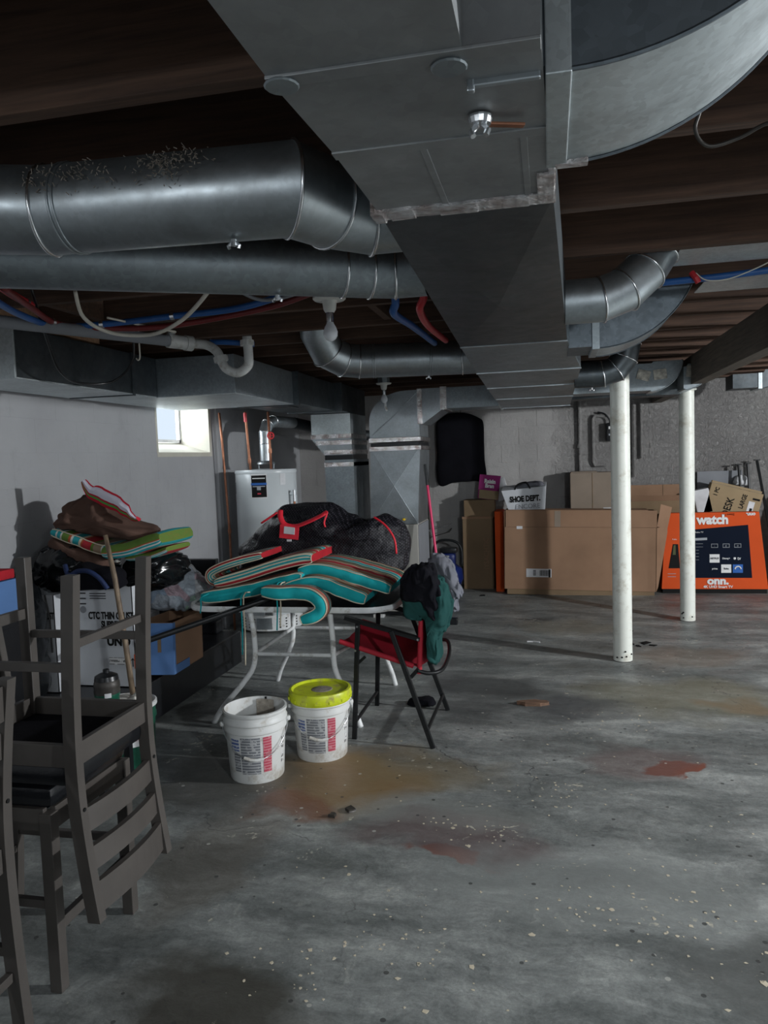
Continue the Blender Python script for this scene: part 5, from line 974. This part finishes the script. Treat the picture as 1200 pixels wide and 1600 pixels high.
# orange television box
tv = thing('television_box', 'orange television box with dark screen picture and white lettering', 'box', (1.62, 8.3, 0)); Mo = Matrix.Translation((1.62, 8.2, .0)) @ Matrix.Rotation(-.03, 4, 'X')
b = B(); hexa(b, [Mo @ Vector(p) for p in ((-.50, 0, .045), (.52, 0, .045), (.52, .14, .045), (-.50, .14, .045), (-.45, 0, .83), (.44, 0, .83), (.44, .14, .83), (-.45, .14, .83))]); obj('box_body', b, ORANGE, tv)
obj('dark_base', bx(-.49, .51, .004, .138, 0, .045, M=Mo), INK, tv)
def flat(nm, pts, mat, d=.003, par=tv): return obj(nm, prism(B(), [Mo @ Vector((x, -.0005, z)) for x, z in pts], Mo.to_3x3() @ Vector((0, -d, 0))), mat, par)
scp = flat('screen_picture', [(-.17, .16), (.37, .16), (.335, .70), (-.17, .66)], NAVY)
flat('side_picture', [(-.43, .26), (-.32, .26), (-.335, .51), (-.385, .51)], INK); flat('remote_art', [(-.39, .40), (-.36, .40), (-.36, .50), (-.38, .50)], GREENP, .005)
def wr(s_, size, x, z, mat=WHT, sx=1, bold=.0, d=.006, par=tv): return text(s_, size, Mo @ Vector((x, -d, z)), (PI/2-.03, 0, 0), mat, par, sx=sx, bold=bold)
wr('watch', .13, .0, .755, bold=.006, sx=.95); wr('onn.', .105, .045, .128, bold=.005, sx=1.1); wr('4K UHD Smart TV', .036, .045, .068, bold=.001, sx=1.0)
text('onn.', .05, Mo @ Vector((.36, -.006, .805)), (PI/2-.03, PI, 0), WHT, tv, bold=.002); text('Smart TV', .03, Mo @ Vector((.15, -.006, .808)), (PI/2-.03, PI, 0), INK, tv); flat('search_bar', [(-.17, .545), (-.055, .55), (-.055, .575), (-.17, .57)], LINEP, .006); wr('Roku TV', .022, -.13, .63)
for i in range(6): flat('menu_line', [(-.165, .51-.033*i), (-.165+(.07 if i < 2 else .03), .51-.033*i), (-.165+(.07 if i < 2 else .03), .514-.033*i), (-.165, .514-.033*i)], GREYP, .005)
for i in range(2): flat('caption_line', [(-.44, .20-.03*i), (-.36, .20-.03*i), (-.36, .205-.03*i), (-.44, .205-.03*i)], LINEP)
wr('Roku', .02, -.37, .56)
IC = [(.015, .36, .095, 'WNETFLIX'), (.125, .36, .095, 'KDisney+'), (.235, .36, .095, 'Ktv'), (.015, .255, .095, 'Kprime'), (.125, .255, .095, 'WRoku'), (.235, .255, .095, 'B')]
for cx_, cz_, s_, kind in IC:
    h_ = s_/2; m_ = {'W': WHT, 'K': NAVY, 'B': BLUEP}[kind[0]]
    flat('app_tile', [(cx_-h_, cz_-h_*.9), (cx_+h_, cz_-h_*.9), (cx_+h_, cz_+h_*.9), (cx_-h_, cz_+h_*.9)], m_, .0045)
    if kind[1:]: wr(kind[1:], .026 if len(kind) > 4 else .05, cx_+(.012 if kind == 'Ktv' else 0), cz_, NAVY if kind[0] == 'W' else WHT, .85, .0005, .0075)
b = B(); tube(b, [Mo @ Vector((.235+.028*math.cos(PI*i/10), -.008, .25+.028*math.sin(PI*i/10))) for i in range(11)], .007, 6); obj('peak_logo', b, WHT, tv)
b = lathe(B(), [(.0, -.014), (.011, -.008), (.013, 0), (.009, .011), (.0, .008)], (0, 0, 0), 12, caps=False)
for v in b.verts: v.co = Mo @ Vector((.205+v.co.x, -.008+v.co.y*.3, .36+v.co.z))
obj('fruit_logo', b, WHT, tv)
for cx_ in (.015, .125, .235):
    b = B(); tube(b, [Mo @ Vector((cx_+dx, -.006, .49+dz)) for dx, dz in ((-.03, -.018), (.03, -.018), (.03, .018), (-.03, .018))], .0028, 4, closed=True); obj('outline_icon', b, LINEP, tv)
    wr('o' if cx_ > .05 else '-', .03, cx_, .49, LINEP)
# desk box etc.
db = thing('desk_box', 'tilted tan flat-pack desk box resting behind the orange television box', 'box', (1.84, 8.5, .83)); Md = Matrix.Translation((1.57, 8.45, .80)) @ Matrix.Rotation(.27, 4, 'Y')
obj('box_body', bx(.0, .52, 0, .12, -.05, .34, .004, M=Md), CBT, db); obj('top_ridge', bx(.0, .50, .01, .05, .342, .365, .001, M=Md), CBT, db); obj('label', bx(.40, .46, -.003, 0, .06, .24, M=Md), PAPER, db); b = B(); box(b, .425, .45, -.005, -.003, .12, .17, M=Md); box(b, .43, .50, -.004, -.001, .26, .28, M=Md); obj('print_mark', b, INK, db)
for s_, sz, px_, pz_ in (('DESK', .10, .22, .13), ('LARGE', .06, .345, .22), ('1 PC', .055, .07, .26)): text(s_, sz, Md @ Vector((px_, -.003, pz_)), (PI/2, .27-PI/2+.08, 0), INK, db, sx=.85, bold=.0015)
o = obj('paper_stack', bx(1.50, 1.66, 8.45, 8.6, .80, 1.06, .01, M=Matrix.Translation((1.58, 8.5, .9)) @ Matrix.Rotation(-.2, 4, 'Y') @ Matrix.Translation((-1.58, -8.5, -.9))), PAPER); tag(o, 'white folded papers wedged left of the tilted tan box', 'papers')
o = obj('crumpled_paper', sack([(1.90, 1.10), (1.92, 1.17), (2.0, 1.19), (2.06, 1.13), (2.04, 1.08)], 8.6, .03, .012, 12, 3), PAPER, smooth=True); tag(o, 'crumpled white paper sticking up behind the tilted tan box', 'paper')
o = obj('leaning_board', bx(1.55, 2.0, 8.64, 8.66, .0, 1.24, .002), GREYP); tag(o, 'thin grey board leaning on the back wall behind the tilted box', 'board')
for k_, (xt, xb_, zt_) in enumerate(((1.94, 2.0, 1.30), (2.03, 2.06, 1.31), (2.12, 2.30, 1.34))):
    t = thing('metal_leg_frame', ('leftmost', 'middle', 'rightmost')[k_]+' of three black metal legs leaning on the back wall at the right edge', 'metal leg', (xb_, 8.4, 0)); obj('bar', tb([(xb_, 8.36, 0), (xt, 8.55, zt_)], .014, 6), BLK, t); obj('foot_cap', bx(xt-.03, xt+.03, 8.53, 8.57, zt_, zt_+.012, .002), BLK, t)
o = obj('black_sack', sack([(2.40, .05), (2.38, .6), (2.38, .95), (2.44, 1.0), (2.5, .9), (2.6, .3), (2.55, .02), (2.2, .01)], 8.45, .12, .02, 6, 3, flat=.002), TRASH, smooth=True); tag(o, 'black sack standing at the right edge beside the orange box', 'bag')
# garment bag
gm = thing('garment_bag', 'black garment bag hanging flat on the back wall right of the furnace', 'garment bag', (-.97, 8.6, 1.17))
obj('bag_body', sack([(-1.24, 1.18), (-1.25, 1.55), (-1.25, 1.84), (-1.20, 1.92), (-1.08, 1.98), (-.92, 1.98), (-.77, 1.92), (-.71, 1.84), (-.71, 1.5), (-.70, 1.22), (-.85, 1.21), (-1.05, 1.20)], 8.585, .045, .006, 5, 3, .3, 72, 13), BLKC, gm, smooth=True)
obj('zip', tb([(-1.0, 8.562, 1.9), (-.99, 8.562, 1.6), (-1.0, 8.565, 1.35)], .004, 6), IRON, gm); obj('printed_mark', bx(-.90, -.84, 8.558, 8.562, 1.74, 1.765), LINEP, gm); b = B()
for a in range(6): tube(b, [(-.865, 8.558, 1.685), (-.865+.022*math.cos(a*PI/3), 8.558, 1.685+.022*math.sin(a*PI/3))], .005, 5)
obj('emblem', b, LINEP, gm); obj('emblem_line', bx(-.895, -.84, 8.557, 8.56, 1.645, 1.652), LINEP, gm); obj('hook', tb([(-.97, 8.62, 1.98), (-.97, 8.66, 2.06), (-.97, 8.68, 2.08)], .004, 6), CHROME, gm)
# blue compressor-like machine, rack
cp = thing('air_compressor', 'dark blue machine with black handle in the corner beside the tall box', 'machine', (-1.08, 8.2, 0))
obj('tank', lathe(B(), [(.05, .06), (.13, .08), (.16, .16), (.15, .26), (.08, .32), (.02, .33)], (-1.10, 8.2, 0), 32), BLUPL, cp, smooth=True); obj('motor', bx(-1.2, -1.02, 8.12, 8.28, .30, .44, .03), BLUPL, cp, smooth='auto'); obj('motor_cover', bx(-1.19, -1.0, 8.14, 8.27, .44, .50, .02), BLKF, cp, smooth='auto')
obj('handle', tb(smooth_path([(-1.24, 8.15, .3), (-1.25, 8.15, .5), (-1.18, 8.15, .58), (-1.02, 8.15, .57), (-.95, 8.15, .48), (-.95, 8.15, .3)], 5), .014, 8), BLK, cp, smooth=True); obj('name_plate', bx(-1.14, -1.08, 8.112, 8.12, .40, .42), LINEP, cp)
for a in (.6, 2.5, 4.6): obj('foot', lathe(B(), [(.02, 0), (.02, .08)], (-1.10+.1*math.cos(a), 8.2+.1*math.sin(a), 0), 10), BLK, cp)
wr_ = thing('wire_rack', 'small empty wire rack on the back wall above the blue machine', 'rack', (-1.28, 8.6, .6)); obj('wire_frame', tb([(-1.36, 8.69, .62), (-1.36, 8.50, .66), (-1.12, 8.50, .72), (-1.12, 8.69, .72)], .006, 6), CHROME, wr_); obj('wire_frame', tb([(-1.36, 8.69, .55), (-1.34, 8.50, .58), (-1.12, 8.50, .64), (-1.12, 8.69, .66)], .006, 6), IRON, wr_)
pp = thing('iron_pipe', 'thin dark vertical pipe on the back wall right of the furnace', 'pipe', (-1.40, 8.62, 0)); obj('tube', tb([(-1.36, 8.64, 0), (-1.37, 8.64, 1.0), (-1.38, 8.64, ZJ)], .015, 10), IRON, pp, smooth='auto'); obj('coupling', tb([(-1.37, 8.64, 1.5), (-1.37, 8.64, 1.56)], .02, 10), COPPER, pp); obj('coupling', tb([(-1.365, 8.64, .75), (-1.365, 8.64, .79)], .022, 10), IRON, pp)
bo = thing('broom_handle', 'pink broom handle with black grip leaning beside the furnace', 'broom', (-1.0, 6.7, 0)); obj('pole', tb([(-.94, 6.62, .03), (-1.085, 6.80, 1.24)], .012, 12), PINK, bo, smooth='auto'); obj('grip', tb([(-1.085, 6.80, 1.24), (-1.108, 6.83, 1.43)], .014, 12), BLKF, bo, smooth='auto'); obj('broom_head', bx(-1.06, -.82, 6.59, 6.65, 0, .06, .01), BLKF, bo)
# conduits and meter on back wall
def conduit(label, pts, r_=.018, cp_=()):
    t = thing('wall_conduit', label, 'conduit', pts[0], 'painted conduits on the back wall'); obj('tube', tb(pts, r_, 10), WALLB, t, smooth='auto')
    for z in cp_: obj('coupling', tb([(pts[0][0], pts[0][1], z-.02), (pts[0][0], pts[0][1], z+.02)], r_*1.5, 10), WALLB, t)
conduit('painted vertical conduit rising behind the grey-brown box', [(.34, 8.66, 1.0), (.34, 8.66, ZJ)], .022, (1.56,)); conduit('painted conduit bent around beside the black wall box', [(.62, 8.66, 1.34), (.50, 8.66, 1.34), (.48, 8.66, 1.38), (.48, 8.66, 1.85), (.50, 8.66, 1.88), (.62, 8.66, 1.88)], .018); conduit('painted vertical conduit right of the front column on the back wall', [(.985, 8.66, 1.40), (.985, 8.66, 2.0)], .014); conduit('thin painted conduit left of the bright one behind the front column', [(.91, 8.66, 1.2), (.91, 8.66, 2.0)], .012)
mt_ = thing('wall_box', 'black electrical box with cable beside the front column on the back wall', 'electrical box', (.66, 8.64, 1.6)); obj('box_body', bx(.615, .72, 8.60, 8.685, 1.60, 1.80, .02), BLKF, mt_, smooth='auto'); obj('label', bx(.64, .68, 8.596, 8.60, 1.73, 1.76), WHT, mt_); obj('label', bx(.64, .68, 8.596, 8.60, 1.66, 1.68), LINEP, mt_); obj('cable', tb(smooth_path([(.53, 8.66, 1.92), (.60, 8.64, 1.90), (.65, 8.64, 1.84), (.66, 8.64, 1.80)], 4), .010, 8), BLKF, mt_, smooth=True)
# floor debris
def chip(nm, label, x, y, ol_, mat, h=.01, rz=0, cat='debris', group=None):
    b = B(); M_ = Matrix.Translation((x, y, 0)) @ Matrix.Rotation(rz, 4, 'Z'); top = []
    prism(b, [M_ @ Vector((px_, py_, 0)) for px_, py_ in ol_], (0, 0, h))
    bmesh.ops.subdivide_edges(b, edges=b.edges[:], cuts=1)
    for v in b.verts: v.co += noise.noise_vector(v.co*40)*h*.35; v.co.z = max(.0005, v.co.z)
    o = obj(nm, b, mat); tag(o, label, cat, group); return o
chip('wood_scrap', 'curled splintered brown wood scrap on the floor in front of the columns', -.11, 4.50, [(-.105, 0), (-.06, -.03), (.03, -.035), (.085, -.01), (.07, .02), (.0, .035), (-.07, .03)], CHIP, .022, .1, 'wood')
chip('white_scrap', 'small white paper scrap on the floor left of the front column', -.15, 6.03, [(-.05, -.01), (0, 0), (.05, -.03), (.055, .0), (.01, .02), (-.045, .02)], PAPER, .006, 0, 'paper')
for i, (x, y, s_) in enumerate(((.62, 6.45, .035), (.70, 6.05, .05), (.64, 5.95, .025), (.75, 5.98, .03), (.6, 6.0, .025))): chip('black_flake', ('far left black flake on the floor just behind the front column', 'largest black flake on the floor between the two columns', 'small black flake left of the largest one between the columns', 'black flake right of the others between the two columns', 'nearest little black flake beside the front column base')[i], x, y, [(-s_, -s_*.4), (s_*.8, -s_*.6), (s_, s_*.3), (-s_*.3, s_*.6)], INK, .006, i, 'debris', 'black flakes between the columns')
for i, (x, y, s_) in enumerate(((-.92, 2.96, .016), (-.86, 3.02, .02))): chip('dark_clod', ('small dark clod, left of two in front of the pails', 'small dark clod, right of two in front of the pails')[i], x, y, [(-s_, -s_*.8), (s_*.8, -s_), (s_, s_*.6), (-s_*.6, s_)], IRON, .014, i, 'debris', 'dark clods in front of the pails')
chip('black_scrap', 'black scrap on the floor in front of the narrow tall box', -.72, 8.0, [(-.03, -.02), (.03, -.01), (.02, .03), (-.02, .02)], INK, .008)
random.seed(11)
b = B()
for i in range(330):
    if i < 260: cx_, cy_ = random.choice(((.1, 2.45), (-.35, 2.95), (.35, 2.6), (-.75, 2.05), (.05, 3.3), (.3, 4.2), (-.45, 2.2), (.55, 2.3))); x = random.gauss(cx_, .13); y = random.gauss(cy_, .10)
    else: x = random.uniform(-1.1, 1.0); y = random.uniform(1.9, 3.9)
    s_ = random.uniform(.0015, .006)*(1.6 if random.random() < .15 else 1); a0_ = random.uniform(0, 6); n_ = random.choice((4, 5, 6))
    prism(b, [(x+s_*random.uniform(.5, 1.5)*math.cos(a0_+2*PI*k_/n_), y+s_*random.uniform(.5, 1.5)*math.sin(a0_+2*PI*k_/n_), .0002) for k_ in range(n_)], (0, 0, .0009))
o = obj('paint_flakes', b, CREAM); tag(o, 'tiny pale flakes of old paint scattered over the concrete in the foreground', 'paint flakes'); o['kind'] = 'stuff'
